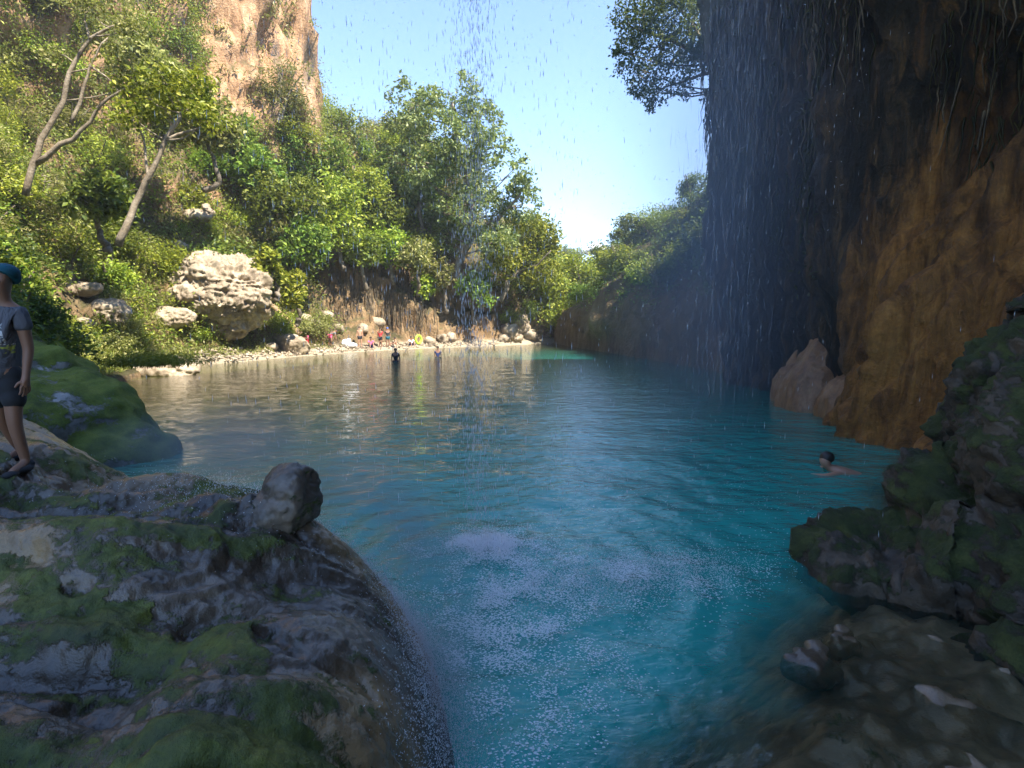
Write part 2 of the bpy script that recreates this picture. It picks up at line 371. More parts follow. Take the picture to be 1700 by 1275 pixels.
    o = mb.build('pool_bed', M['shelf']); tag(o, kind='structure')
build_water()

# ------------------------------------------------------------------ near rock ledge on the left
EDGE = np.array([(2.6, -.6), (1.2, .15), (.2, .75), (-.12, 1.3), (-.1, 1.9), (-.14, 2.4), (-.30, 3.0), (-.62, 3.6), (-1.18, 4.12), (-2.0, 4.6), (-3.0, 5.0), (-4.4, 5.6), (-6.2, 6.4), (-9, 7)])
EDGE = smooth_path(EDGE, 90)
def edge_dist(x, y):
    a, b = EDGE[:-1], EDGE[1:]; best = np.full(x.shape, 1e9); sgn = np.zeros(x.shape)
    for p, q in zip(a, b):
        d = q - p; L2 = d @ d; t = np.clip(((x - p[0]) * d[0] + (y - p[1]) * d[1]) / L2, 0, 1)
        dist = np.hypot(x - p[0] - t * d[0], y - p[1] - t * d[1]); cr = d[0] * (y - p[1]) - d[1] * (x - p[0])
        u = dist < best; best = np.where(u, dist, best); sgn = np.where(u, np.sign(cr), sgn)
    return best * sgn                              # positive on the rock
def ledge_z(x, y, full=False):
    x = np.asarray(x, float); y = np.asarray(y, float)
    d = edge_dist(x, y) + .06 * pn(stk(x * 1.5, y * 1.5, 0 * x + 2))
    top = .60 + .135 * np.clip(-x, -1, 6) + .055 * y
    Rr = 1.15 + .5 * sst(-1, -3, x)
    t = np.clip(d / Rr, 0, 1); prof = np.sqrt(np.clip(1 - (1 - t) ** 2.4, 0, 1))
    z = -.9 + (top + .9) * prof
    a = -.42; xr = x * math.cos(a) - y * math.sin(a); yr = x * math.sin(a) + y * math.cos(a)
    wx = .35 * pn(stk(x * .9, y * .9, 0 * x + 7)); wy = .35 * pn(stk(x * .9, y * .9, 0 * x + 21))
    lump = np.abs(pn(stk(xr * .55 + wx, yr * 1.7 + wy, 0 * x + 1.5)))
    l2 = np.abs(pn(stk(xr * 1.0 + 2 * wx, yr * 4.0 + 2 * wy, 0 * x + 8)))
    l3 = np.abs(pn(stk(xr * 2.4 + wx, yr * 9 + wy, 0 * x + 12)))
    rug = .12 + .88 * np.maximum(sst(-.55, -1.7, x) * sst(4.3, 2.6, y + .25 * x), sst(2.3, 1.3, y))
    ins = sst(.0, .5, d)
    tr = (pn(stk(xr * .55 + wx, yr * 1.25 + wy, 0 * x + 50)) + .35 * pn(stk(xr * 1.4, yr * 3.1, 0 * x + 51))) * 5.0; fr = tr - np.floor(tr); ter = (np.floor(tr) + sst(.62, .98, fr) * .85 + .15 * fr) / 5.0
    z = z + ins * rug * (.34 * lump + .17 * l2 + .035 * l3 + .28 * ter - .08)
    z = z + ins * (.05 * fbm(stk(x * 1.2, y * 2.4, 0 * x + 3), 5) + .010 * fbm(stk(x * 7, y * 14, 0 * x), 4) * (.4 + rug))
    pit = sst(.62, .8, pn(stk(x * 3.2, y * 4.5, 0 * x + 40)) + .25); z = z - .05 * pit * ins
    if full: return z, d, rug, lump, l2
    return z
def hit(fn, x, y, y0=.8, y1=9.):
    Ys = np.linspace(y0, y1, 1600); d = ray(x, y); P = CAM + d * (Ys / d[1])[:, None]
    k = np.argmax(P[:, 2] < fn(P[:, 0], P[:, 1])); return P[k]
def build_ledge():
    xs = np.concatenate([np.linspace(-9, -3.6, 150)[:-1], np.linspace(-3.6, .35, 360), np.linspace(.35, 3, 60)[1:]])
    ys = np.concatenate([np.linspace(-6, .7, 70)[:-1], np.linspace(.7, 5.2, 440), np.linspace(5.2, 7.5, 80)[1:]])
    Y, X = np.meshgrid(ys, xs, indexing='ij'); z, d, rug, lump, l2 = ledge_z(X, Y, True)
    P = stk(X, Y, z); n = grid_normals(P.transpose(1, 0, 2)).transpose(1, 0, 2)
    n *= np.sign(n[..., 2:3] + 1e-9)
    P = P + n * (.009 * fbm(P * 7, 4) + .010 * rug * (ridge(P * np.array((2., 6, 5)), 3) - .4) + .006 * fbm(P * 26, 3))[..., None] * np.where(d > .02, 1, 0)[..., None]
    keep = (z > -.88).reshape(-1)
    V, q = grid(P); q = q[keep[q].any(1)][:, ::-1]
    mb = MB(); mb.add(V, q); me = mb.mesh('rock_ledge')
    nz = n[..., 2]
    moss = .26 + .5 * rug * (lump * 1.2 + .8 * l2) + .42 * pn(stk(X * 1.1 + .4 * Y, Y * 2.2 - .45 * X, 0 * X + 30)) + .5 * fbm(stk(X * 2 + .8 * Y, Y * 6 - 1.2 * X, z * 4), 3) - .3 * sst(.7, .35, nz) - .8 * sst(2.9, 3.5, Y + .35 * X) - .35 * sst(-1.5, -.5, X) * sst(1.6, 2.2, Y)
    moss = np.clip(moss + .22 * sst(2.2, 1.3, Y), -.5, .85)
    stain_glow = sst(2.6, 3.5, Y + .2 * X) * sst(-1.6, -2.6, X) * .9 + .7 * sst(.28, .5, pn(stk(X * .9, Y * 1.1, 0 * X + 77)))  # warm bank glow painted around the boy's spot, plus scattered tan patches
    attr(me, 'moss', moss); attr(me, 'stain_glow', np.clip(stain_glow, 0, 1))
    o = link('rock_ledge', me, M['ledge']); tag(o, kind='structure')
build_ledge()

# ------------------------------------------------------------------ the gorge: left hillside, far bank, right bank
def profile_surface(stations, ns, ntt, name, rockfn, amp=1., seed=0):
    S = np.array([s[0] for s in stations], float); D = np.array([s[1] for s in stations], float); D /= np.linalg.norm(D, axis=1)[:, None]
    K = 9; PR = np.array([s[2] for s in stations], float)         # (n, K, 2)
    L = np.concatenate([[0], np.cumsum(np.linalg.norm(np.diff(S, axis=0), axis=1))])
    s = np.linspace(0, L[-1], ns); f = lambda a: np.interp(s, L, a)
    sx, sy, dx, dy = f(S[:, 0]), f(S[:, 1]), f(D[:, 0]), f(D[:, 1])
    t = np.linspace(0, K - 1, ntt); U = np.zeros((ns, ntt)); Z = np.zeros((ns, ntt))
    pu = np.stack([f(PR[:, k, 0]) for k in range(K)], 1); pz = np.stack([f(PR[:, k, 1]) for k in range(K)], 1)
    for i in range(ns):
        U[i] = np.interp(t, np.arange(K), pu[i]); Z[i] = np.interp(t, np.arange(K), pz[i])
    P = stk(sx[:, None] + dx[:, None] * U, sy[:, None] + dy[:, None] * U, Z)
    for _ in range(2): P[1:-1, 1:-1] = (P[1:-1, 1:-1] * 2 + P[:-2, 1:-1] + P[2:, 1:-1] + P[1:-1, :-2] + P[1:-1, 2:]) / 6
    n = grid_normals(P); fl = np.sign((n * stk(-dx[:, None] + 0 * U, -dy[:, None] + 0 * U, .6 + 0 * U)).sum(-1))[..., None]; n = n * fl
    h = sst(.2, 2.5, Z) * amp
    off = h * (1.3 * fbm(P * np.array((.22, .22, .16)) + seed, 4) + .55 * ridge(P * np.array((.5, .5, .28)) + seed, 4) - .4)
    off = off + sst(13, 19, Z) * amp * (1.5 * ridge(P * np.array((.24, .24, .07)) + seed + 5, 3) + .5 * ridge(P * np.array((.7, .7, .3)) + seed, 3) - .6)
    P = P + n * off[..., None] + n * (.06 * fbm(P * 1.3 + seed, 3))[..., None]
    n2 = grid_normals(P); n2 *= np.sign((n2 * n).sum(-1))[..., None]
    V, q = grid(P); 
    if (n2[ns // 2, ntt // 2] * grid_normals(P)[ns // 2, ntt // 2]).sum() < 0: q = q[:, ::-1]
    mb = MB(); mb.add(V, q); me = mb.mesh(name); rk, sand = rockfn(P, n2); attr(me, 'rock', rk); attr(me, 'sand', sand)
    o = link(name, me, M['hill']); tag(o, kind='structure'); return P, n2, rk
NEAR0 = [(0, -2.5), (.3, .3), (1.2, 1.2), (3, 2.2), (5.5, 3.2), (8, 4.2), (11, 5), (16, 6), (28, 8)]  # unseen near slope kept low so more sky light reaches the foreground
NEAR = [(0, -2.5), (.3, .3), (1.5, 2), (3, 4.5), (5.5, 8), (8, 13), (11, 19), (16, 23), (28, 25)]
BANK = [(0, -1.), (.25, .2), (1.6, 1.0), (3.6, 3.2), (6.5, 7.5), (9.5, 13.5), (12, 22), (16, 34), (30, 38)]
BEAC = [(-3., -.55), (0, .05), (1.3, .4), (3.2, 2.8), (5.5, 8), (7.0, 14), (8.6, 24), (10.5, 44), (30, 48)]
BEAB = [(-3., -.55), (0, .05), (1.6, .42), (3.2, 4.), (4.2, 8), (6.5, 11), (9.5, 15.5), (15, 20), (34, 26)]
FARB = [(-1, -.55), (.2, .1), (1.2, .6), (2.2, 3.), (3.6, 5.5), (6, 7), (12, 9), (22, 12), (45, 20)]
END_ = [(-1, -.7), (.2, .2), (1, 1), (2.5, 2), (5, 3), (10, 4), (20, 6), (35, 9), (60, 14)]
def rock_left(P, n):
    st = sst(.72, .42, n[..., 2]); hz = sst(13, 19, P[..., 2] + 2 * pn(P * .15))
    f = st * (.35 + .65 * hz) + .5 * sst(.25, .5, pn(P * .3)) * st
    f = np.maximum(f * (1 - .6 * sst(40, 43, P[..., 1]) * sst(12, 9, P[..., 2])), .45 * sst(.75, .5, n[..., 2]) * sst(40, 44, P[..., 1]) * sst(10, 7, P[..., 2]))  # rock tone behind the beach cut back, painting in that wall's shade
    return np.clip(f, 0, 1), sst(.75, .35, P[..., 2]) * sst(26, 30, P[..., 1])
HP, HN, HR = profile_surface([((-7, -14), (-1, 0), NEAR0), ((-7.5, 0), (-1, 0), NEAR0), ((-8.5, 6.5), (-1, .1), NEAR0), ((-9.2, 9), (-1, .1), NEAR), ((-11, 13), (-1, .1), NEAR), ((-14.2, 17.8), (-1, .05), BANK),
    ((-15.6, 21.5), (-1, 0), BANK), ((-16.9, 27.5), (-1, .0), BANK), ((-14.7, 35.2), (-.95, .2), BEAC), ((-12.4, 40.5), (-.82, .57), BEAC), ((-11.6, 41.7), (-.78, .62), BEAC), ((-11.0, 42.5), (-.74, .66), BEAB), ((-8, 46), (-.5, .86), BEAB),
    ((-3, 50), (-.35, .93), BEAB), ((0, 53), (-.25, .97), FARB), ((3, 56), (-.1, 1), FARB), ((7, 61), (0, 1), END_), ((16, 64), (.2, 1), END_)], 420, 190, 'hillside', rock_left)
def rock_right(P, n): return np.clip(sst(6.5, 4.2, P[..., 2] + 1.2 * pn(P * .35)) * .9, 0, 1) * .3, 0 * P[..., 0]  # rock pulled towards dark soil colour to stand in for the bank's shade
RB = [(0, -1.5), (.1, .5), (.25, 1.7), (.6, 3.2), (1.6, 5.0), (3.8, 8), (8, 12), (14, 15), (30, 17)]
RB2 = [(0, -1.5), (.1, .5), (.25, 1.8), (.6, 3.4), (2.5, 4.5), (5, 6.5), (9, 9.5), (16, 12), (34, 16)]
RP, RN, RR = profile_surface([((10.5, 17), (1, .1), RB), ((9.6, 24), (1, .1), RB), ((8.8, 30), (.97, .2), RB), ((7.2, 40), (.95, .2), RB), ((5.4, 50), (.95, .2), RB2), ((4.6, 57), (.95, .1), RB2), ((6.5, 70), (1, 0), RB2), ((8, 90), (1, 0), RB2)], 220, 120, 'gorge_bank', rock_right, .8, 50.)
# distant ground and mountain at the end of the valley
def build_mountain():
    xs = np.linspace(-260, 300, 120); ys = np.linspace(62, 640, 90); Y, X = np.meshgrid(ys, xs, indexing='ij')
    z = .5 + sst(90, 330, Y) * (10 + 17 * np.exp(-((X - 55) / 50) ** 2) + 9 * fbm(stk(X * .012, Y * .012, 0 * X), 5)) + sst(15, 90, np.abs(X - 14 - .05 * Y)) * 14 * sst(60, 110, Y)
    V, q = grid(stk(X, Y, z)); mb = MB(); mb.add(V, q[:, ::-1]); me = mb.mesh('hills')
    m = NT('wooded_hills'); n = m.noise(m.pos(), .25, 6, .7)
    o = link('hills', me, m.end(m.bsdf(m.ramp(n, [(.3, (.025, .045, .02)), (.7, (.09, .12, .04))]), .9, m.bump(n, 1., 4.)))); tag(o, kind='structure')
build_mountain()

# ------------------------------------------------------------------ cave wall and unseen shade roof on the right
PATH = smooth_path([(10, -14), (9, -7), (8.4, -1), (8.0, 4), (7.9, 8), (8.2, 11), (9.0, 14), (9.3, 16.5), (9.0, 18.5), (8.85, 19.8), (9.6, 21.2), (11.6, 22.4), (15, 23), (24, 24)], 430)
def wall_off(x, y, z, s):
    w1 = sst(11.9, 10.2, y)
    o1 = .5 * np.exp(-z / .9) - 2.6 * sst(.3, 6, z) + 5.2 * sst(5.5, 14, z)
    o2 = -.35 + .75 * sst(.5, 6, z) + .5 * sst(6, 15, z)
    o = w1 * o1 + (1 - w1) * o2
    fl = sst(17.5, 16, z); q_ = s * .9 + .5 * pn(stk(s * .5, z * .35, 0 * s + 70)) + .10 * z; o = o + w1 * sst(7, 4, z) * (1.1 * (np.abs(pn(stk(q_ * 2.0, z * .07, 0 * s + 71))) - .25) + .6 * (np.abs(pn(stk(q_ * 5.0, z * .12, 0 * s + 72))) - .2) + .12 * np.abs(pn(stk(q_ * 8, z * .3, 0 * s + 73))))
    o = o + fl * (.55 * ridge(stk(s * .42, z * .07, 0 * s + 3), 3) * (.5 + .5 * w1) + .42 * ridge(stk(s * 1.1 + .25 * z * w1, z * .13, 0 * s + 9), 3) + .40 * np.abs(pn(stk(s * 2.6, z * .3, 0 * s + 14))) + .25 * fbm(stk(s * .5, z * .5, 0 * s + 30), 5) + .09 * fbm(stk(s * 3.5, z * 1.6, 0 * s + 31), 5))
    return o
def build_wall():
    p = PATH; d = np.gradient(p, axis=0); d /= np.linalg.norm(d, axis=1)[:, None]
    nrm = np.stack([-d[:, 1], d[:, 0]], 1)                          # towards the pool
    s = np.concatenate([[0], np.cumsum(np.linalg.norm(np.diff(p, axis=0), axis=1))])
    z = np.concatenate([np.linspace(-1.5, 0, 12)[:-1], np.linspace(0, 17.5, 270)])
    S, Z = np.meshgrid(s, z, indexing='ij'); px, py = np.broadcast_to(p[:, :1], S.shape), np.broadcast_to(p[:, 1:], S.shape)
    o = wall_off(px, py, np.maximum(Z, 0), S)
    P = stk(px + nrm[:, :1] * o, py + nrm[:, 1:] * o, Z)
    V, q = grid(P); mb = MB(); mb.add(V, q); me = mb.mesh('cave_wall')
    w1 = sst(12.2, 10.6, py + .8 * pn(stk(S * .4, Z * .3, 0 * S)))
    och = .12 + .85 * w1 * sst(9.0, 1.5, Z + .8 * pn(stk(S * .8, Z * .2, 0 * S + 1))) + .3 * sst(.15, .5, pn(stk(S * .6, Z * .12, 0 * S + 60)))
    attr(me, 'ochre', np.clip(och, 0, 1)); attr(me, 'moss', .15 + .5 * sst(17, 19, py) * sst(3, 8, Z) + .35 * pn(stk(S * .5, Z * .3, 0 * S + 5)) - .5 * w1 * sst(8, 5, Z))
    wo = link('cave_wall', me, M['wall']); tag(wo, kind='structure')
    # roof: unseen slab shaped for light, lip pulled back for sky, top raised against sun
    drip = smooth_path([(6.8, -16), (6.2, -8), (5., -2), (3.8, 3), (2.8, 6.0), (3.3, 8.4), (4.8, 11.5), (6.3, 15), (7.2, 19), (8.2, 21.4)], 120)
    inner = np.stack([np.linspace(6, 26, 120), np.full(120, -16.3)], 1)
    k = np.linspace(0, 1, 70); A = drip[:, None] * (1 - k[None, :, None]) + inner[:, None] * k[None, :, None]
    zb = 17.2 - 3.0 * sst(.55, 1., k)[None] + 0 * A[..., 0]; zb = zb + .9 * fbm(np.concatenate([A * .3, 0 * A[..., :1]], -1), 4) - .5 * np.exp(-k / .03)[None]
    low = np.concatenate([A, zb[..., None]], -1)
    B = A.copy(); zt = 19.5 + 12.5 * sst(0, .1, k)[None] + 1.2 * fbm(np.concatenate([A * .2, 0 * A[..., :1] + 7], -1), 4); up = np.concatenate([B, zt[..., None]], -1)
    full = np.concatenate([up[:, ::-1], low], 1); V, q = grid(full); mb = MB(); mb.add(V, q)
    me = mb.mesh('unseen_shade_roof'); attr(me, 'ochre', 0 * V[:, 0] + .8); attr(me, 'moss', 0 * V[:, 0] - .3); ro = link('unseen_shade_roof', me, M['wall']); tag(ro, kind='structure')  # ochre chosen for the unseen roof so it bounces fill light
    xs = np.linspace(4, 26, 60); zs = np.linspace(-3, 19, 40); X, Zz = np.meshgrid(xs, zs, indexing='ij')
    Yb = -12 + 1.5 * fbm(stk(X * .25, Zz * .25, 0 * X), 4); V, q = grid(stk(X, Yb, Zz)); mb = MB(); mb.add(V, q); me = mb.mesh('unseen_bounce_wall')
    attr(me, 'ochre', 0 * V[:, 0] + .8); attr(me, 'moss', 0 * V[:, 0] - .3); o = link('unseen_bounce_wall', me, M['wall']); tag(o, kind='structure')  # out of view, given the same ochre as a bounce surface
    # rounded flowstone at the wall's foot
    for (cx, cy, Y, hgt, wid) in ((1362, 654, 14.2, 3.0, 1.0), (1440, 670, 12.6, 2.5, 1.05), (1322, 642, 15.3, 2.4, .6)):
        c = atz(cx, cy + 22, 0); 
        me = remesh([((0, 0, .2), (wid, wid * .9, hgt * .42)), ((.35, .1, hgt * .28), (wid * .85, wid * .8, hgt * .42)), ((.75, .2, hgt * .5), (wid * .7, wid * .6, hgt * .42)), ((-.4 * wid, -.4 * wid, .0), (wid * .55, wid * .5, hgt * .25))], .06, 3)
        V = coords(me); N = normals(me); V = V + N * (.05 * ridge(stk(V[:, 0] * 2.5 + cx, V[:, 1] * 2.5, V[:, 2] * .5), 3) + .03 * fbm(V * 3 + cx, 3))[:, None]; setco(me, V)
        o = link('flowstone', me, M['flow'], wo); o.location = (c[0] - .15, c[1] - .1, -.1)
build_wall()

# ------------------------------------------------------------------ rocks and boulders
def project(P):
    d = P - CAM; f = d @ FWD; return 850 + FPX * d[..., 0] / f, 637.5 - FPX * (d @ UP) / f, f
def rock(name, loc, blobs, voxel, mat, label, cat='rock', amp=.12, freq=1., strata=0., moss=None, seed=0., group=None, cuts=0, fine=0.):
    me = remesh(blobs, voxel); V = coords(me)
    if cuts:                                                        # flat broken faces
        r = np.random.default_rng(int(seed * 10) + 5); c = V.mean(0); ext = np.abs(V - c).max()
        for _ in range(cuts):
            d = r.normal(size=3); d /= np.linalg.norm(d); lim = np.quantile((V - c) @ d, .93) * r.uniform(.8, .97); e = (V - c) @ d - lim
            V = V - d * np.where(e > 0, e * .82, 0)[:, None]
        setco(me, V)
    N = normals(me); W = V + np.asarray(loc) + seed
    off = amp * (fbm(W * freq, 5) * .8 + .6 * ridge(W * freq * .9 + 4, 4) - .3)
    if fine: off = off + fine * (ridge(W * freq * 3.1, 4) - .4) + fine * .5 * fbm(W * freq * 9, 4)
    if strata: off = off + strata * np.abs(pn(stk(W[:, 0] * .5 * freq, W[:, 1] * .5 * freq, W[:, 2] * 3.4 * freq))) * 2
    V = V + N * off[:, None]; setco(me, V); N = normals(me)
    ms = moss(V + np.asarray(loc), N) if moss else np.full(len(V), -.4)
    attr(me, 'moss', ms); o = link(name, me, mat); o.location = loc
    tag(o, label, cat, group); return o
b0 = hit(ledge_z, 474, 858)
rock('boulder', (b0[0], b0[1] + .06, b0[2] - .06), [((0, 0, .1), (.205, .19, .17)), ((.03, 0, .22), (.16, .16, .165)), ((-.07, -.03, .08), (.15, .16, .15)), ((.06, 0, .06), (.15, .17, .13))], .014, M['boulder'],
     'small round wet grey boulder sitting alone on the rock ledge', 'boulder', .016, 6., seed=2., cuts=5, fine=.008, moss=lambda V, N: .5 - .7 * sst(-.1, .35, N[:, 2]) + .25 * pn(V * 6))
mm = lambda V, N: .5 * sst(-.1, .5, N[:, 2]) + .5 * pn(V * .9) + .35 * fbm(V * 2.5, 3) + .36
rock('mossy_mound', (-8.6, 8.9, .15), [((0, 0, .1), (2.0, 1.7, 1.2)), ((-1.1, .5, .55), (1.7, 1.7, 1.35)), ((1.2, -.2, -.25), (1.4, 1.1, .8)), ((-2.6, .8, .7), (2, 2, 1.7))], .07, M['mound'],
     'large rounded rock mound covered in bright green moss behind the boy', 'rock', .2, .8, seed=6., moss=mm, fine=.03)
cm = lambda V, N: .4 * sst(-.1, .6, N[:, 2]) + .5 * pn(V * 1.1 + 4) + .5 * fbm(V * 3.2, 3) + .3
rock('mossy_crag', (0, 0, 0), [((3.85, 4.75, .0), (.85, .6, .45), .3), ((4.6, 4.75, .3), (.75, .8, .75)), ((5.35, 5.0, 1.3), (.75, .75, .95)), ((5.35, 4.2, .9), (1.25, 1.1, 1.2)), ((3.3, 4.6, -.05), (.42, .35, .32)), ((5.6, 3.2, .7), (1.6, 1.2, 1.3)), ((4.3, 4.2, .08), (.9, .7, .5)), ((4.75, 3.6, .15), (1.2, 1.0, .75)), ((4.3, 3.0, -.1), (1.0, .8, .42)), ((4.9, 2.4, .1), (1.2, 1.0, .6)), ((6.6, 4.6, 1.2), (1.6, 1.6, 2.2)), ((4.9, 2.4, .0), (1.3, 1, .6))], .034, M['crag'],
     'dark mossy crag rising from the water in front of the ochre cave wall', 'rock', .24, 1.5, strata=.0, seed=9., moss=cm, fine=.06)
for i, (x, y, r_) in enumerate(((1350, 1085, .17), (1400, 1050, .12))):
    c = atz(x, y, 0.03)
    rock('shelf_stone', (c[0], c[1], -.07), [((0, 0, 0), (r_, r_ * .8, r_ * .45)), ((r_ * .5, .1, .02), (r_ * .5, r_ * .5, r_ * .4))], .02, M['shelf'], 'low wet brown stone on the shallow shelf below the crag', 'stone', .05, 5., seed=i * 3., group='wet stones on the shallow shelf', moss=lambda V, N: .05 + .3 * pn(V * 3))
pm = lambda V, N: -.12 + .5 * sst(.75, 1., N[:, 2]) * (.2 + pn(V * .8))
HX, HY, HF = project(HP)
def ground_Y(x, y, Y):                            # distance at which that sight line meets the hillside
    d = np.hypot(HX - x, HY - y); k = (d < 9) & (HF > 4)
    if not k.any(): return Y
    return float(np.median(HP[..., 1][k & (HF < HF[k].min() + 3)]))
def lowest(bl): return max(-b[2] + b[3][2] for b in bl) * .75
def prock(px, py, Y, blobs, label, voxel=.09, seed=0., amp=.16, freq=.9, strata=.06, cuts=6, name='limestone_boulder', group=None, dz=0):
    Y = ground_Y(px, py + lowest(blobs), Y); c = at(px, py, Y); s = Y / FPX
    bl = [((b[0] * s, b[1] * s, b[2] * s), tuple(q * s for q in b[3])) for b in blobs]
    voxel *= max(1., Y / 26)
    return rock(name, (c[0], c[1], c[2] + dz), bl, voxel, M['pale'], label, 'boulder', amp, freq, strata, pm, seed, group, cuts, fine=amp * .5)
prock(345, 478, 22.5, [(0, 60, -20, (60, 40, 60)), (10, 30, 20, (68, 60, 52)), (-30, 20, 40, (45, 50, 32)), (40, 10, -10, (38, 40, 48)), (-20, -12, -22, (50, 40, 22)), (25, -20, -40, (32, 34, 22)), (30, 40, 45, (40, 40, 30)), (-10, 40, -30, (60, 40, 60))],
      'huge pale overhanging limestone boulder on the sunlit bank', .06, 3., .3, .9, .2, 14)
prock(172, 517, 19.5, [(0, 10, 0, (28, 26, 20)), (10, 0, -8, (20, 20, 14))], 'white rounded limestone boulder half buried below the dark hollow', .06, 8., .1, 1.4)
prock(136, 537, 18.8, [(0, 0, 0, (14, 14, 10))], 'small white limestone block beside the dark hollow', .05, 9., .07, 1.8)
prock(120, 480, 20, [(0, 10, 0, (26, 16, 9)), (20, 10, 2, (18, 16, 8))], 'flat tan limestone slab over the dark hollow', .06, 12., .08, 1.5)
prock(405, 533, 21.5, [(0, 0, 0, (20, 18, 16))], 'pale stone wedged under the huge overhanging boulder', .06, 14., .08, 1.4)
prock(275, 528, 20.5, [(0, 10, 0, (28, 20, 15)), (22, 10, 2, (16, 16, 12))], 'pale rough rock poking out of the grass below the huge boulder', .06, 15., .1, 1.4)
prock(302, 410, 25, [(0, 0, 0, (11, 11, 9))], 'small pale stone perched above the huge boulder', .06, 17., .06, 1.6)
prock(330, 360, 27, [(-30, 0, -16, (16, 10, 6)), (0, 0, 0, (26, 14, 9)), (22, 0, 14, (14, 10, 7))], 'white broken rock outcrop high on the grassy bank', .08, 18., .12, 1.3)
prock(487, 570, 29.5, [(0, 0, -3, (29, 20, 15)), (-6, 0, 4, (20, 16, 10))], 'smooth pale boulder at the end of the sandy beach', .07, 21., .1, 1.2, .03, 4)
for i, (x, y, Y, a, b) in enumerate(((845, 552, 53, 15, 9), (866, 542, 54, 13, 14), (880, 558, 53, 10, 7), (838, 562, 52, 10, 5), (855, 562, 52, 9, 5), (715, 566, 49, 7, 5), (735, 562, 50, 8, 6), (750, 560, 50, 6, 5))):
    prock(x, y, Y, [(0, 5, 0, (a, a, b)), (a * .5, 8, -b * .3, (a * .7, a * .6, b * .7)), (-a * .5, 3, b * .3, (a * .5, a * .5, b * .5))], 'pale block of a rockfall at the foot of the far bank', .1, 30. + i, .32, .9, .14, 9, group='pale rocks at the far bank')
for i, (x, y, Y, a) in enumerate(((450, 575, 28, 6), (462, 560, 30, 8), (520, 540, 38, 10), (505, 528, 38, 9), (540, 525, 40, 9), (600, 545, 43, 9), (625, 535, 44, 11), (560, 545, 40, 8))):
    prock(x, y, Y, [(0, 5, 0, (a * 1.2, a, a * .8))], 'tan stone lying at the back of the beach', .09, 50. + i, .1, 1.1, .04, 4, group='stones at the back of the beach')
# low undercut bank of rock where the left shore begins
prock(245, 618, 18.3, [(-40, 10, 0, (40, 30, 10)), (20, 10, 3, (40, 30, 12)), (50, 10, 6, (22, 25, 16))], 'low brown rock shelf with overhanging grass at the waterline', .07, 70., .15, 1.2, .06, 3, name='shore_rock')

# ------------------------------------------------------------------ vegetation prototypes
def shrub_mesh(seed, rad, hgt, n, size, aspect, mat, arching=0., twigs=7):
    r = np.random.default_rng(seed); mb = MB(); nb = r.integers(5, 8)
    for k in range(nb):
        a = r.uniform(0, 6.28); q = rad * r.uniform(.1, .65); h = hgt * r.uniform(.3, .8)
        c = np.array((math.cos(a) * q, math.sin(a) * q, h)); rr = rad * r.uniform(.35, .55)
        leaves(mb, blob_points(r, c, (rr, rr, rr * .8), n // nb, 18, .28, .4), size, aspect, .35, arching, r)
    me = mb.mesh('foliage', False); me.materials.append(M[mat])
    tb = MB()
    for k in range(twigs):
        a = r.uniform(0, 6.28); q = rad * r.uniform(.3, .8); p = [(0, 0, -.3), (math.cos(a) * q * .4, math.sin(a) * q * .4, hgt * .4), (math.cos(a) * q, math.sin(a) * q, hgt * r.uniform(.6, .95))]
        tube(tb, smooth_path(p, 5), np.linspace(.045, .012, 5) * hgt, 4, False)
    ts = tb.mesh('stem'); ts.materials.append(M['bark'])
    return me, ts
PROTO = {
 'a': [shrub_mesh(1, 1.0, 1.5, 2400, 0.136, .5, 'leaf_a'), shrub_mesh(2, 1.1, 1.3, 2400, 0.120, .55, 'leaf_a'), shrub_mesh(3, .9, 1.8, 2560, 0.136, .4, 'leaf_a', .6)],
 'b': [shrub_mesh(4, 1.0, 1.4, 2400, 0.128, .5, 'leaf_b'), shrub_mesh(5, 1.2, 1.2, 2720, 0.112, .45, 'leaf_b')],
 'c': [shrub_mesh(6, 1.0, 1.3, 2400, 0.128, .35, 'leaf_c', .5), shrub_mesh(7, 1.1, 1.6, 2400, 0.160, .25, 'leaf_c', 1.)],
 'd': [shrub_mesh(8, 1.0, 1.4, 2400, 0.120, .5, 'leaf_dark'), shrub_mesh(9, 1.1, 1.2, 2400, 0.104, .5, 'leaf_dark', .5)]}
def place_shrub(kind, loc, s, label, group, name='shrub', tilt=(0, 0), stem=True):
    f, st = PROTO[kind][rng.integers(len(PROTO[kind]))]
    o = empty(name, loc, rng.uniform(0, 6.28)); o.scale = (s * rng.uniform(.85, 1.2), s * rng.uniform(.85, 1.2), s * rng.uniform(.8, 1.15)); o.rotation_euler[0] = tilt[0]; o.rotation_euler[1] = tilt[1]
    a = bpy.data.objects.new('foliage', f); col.objects.link(a); a.parent = o
    if stem: b = bpy.data.objects.new('stem', st); col.objects.link(b); b.parent = o
    tag(o, label, 'shrub', group); return o
def scatter(P, n, cond, mind, r):
    X, Y, Fd = project(P); ok = cond & (Fd > 1) & (X > -160) & (X < 1800) & (Y > -160) & (Y < 900)
    idx = np.argwhere(ok); r.shuffle(idx); out = []; pts = np.zeros((0, 3))
    for i, j in idx:
        p = P[i, j]
        md = mind * (.6 + p[1] / 45.)
        if len(pts) and (np.linalg.norm(pts - p, axis=1) < md).any(): continue
        pts = np.vstack([pts, p]); out.append((i, j))
        if len(out) >= n: break
    return out
rs = np.random.default_rng(5)
PX, PY, PF = project(HP)
boul = (np.hypot((PX - 345) / 85, (PY - 475) / 85) < 1) & (HP[..., 1] < 26)
clear = (np.hypot((PX - 125) / 55, (PY - 500) / 35) < 1)
cliffbare = (HP[..., 2] > 15) & (PX > 345) & (PX < 530) & (PY < 185 + 25 * pn(HP * .4)) & (HP[..., 1] < 62)
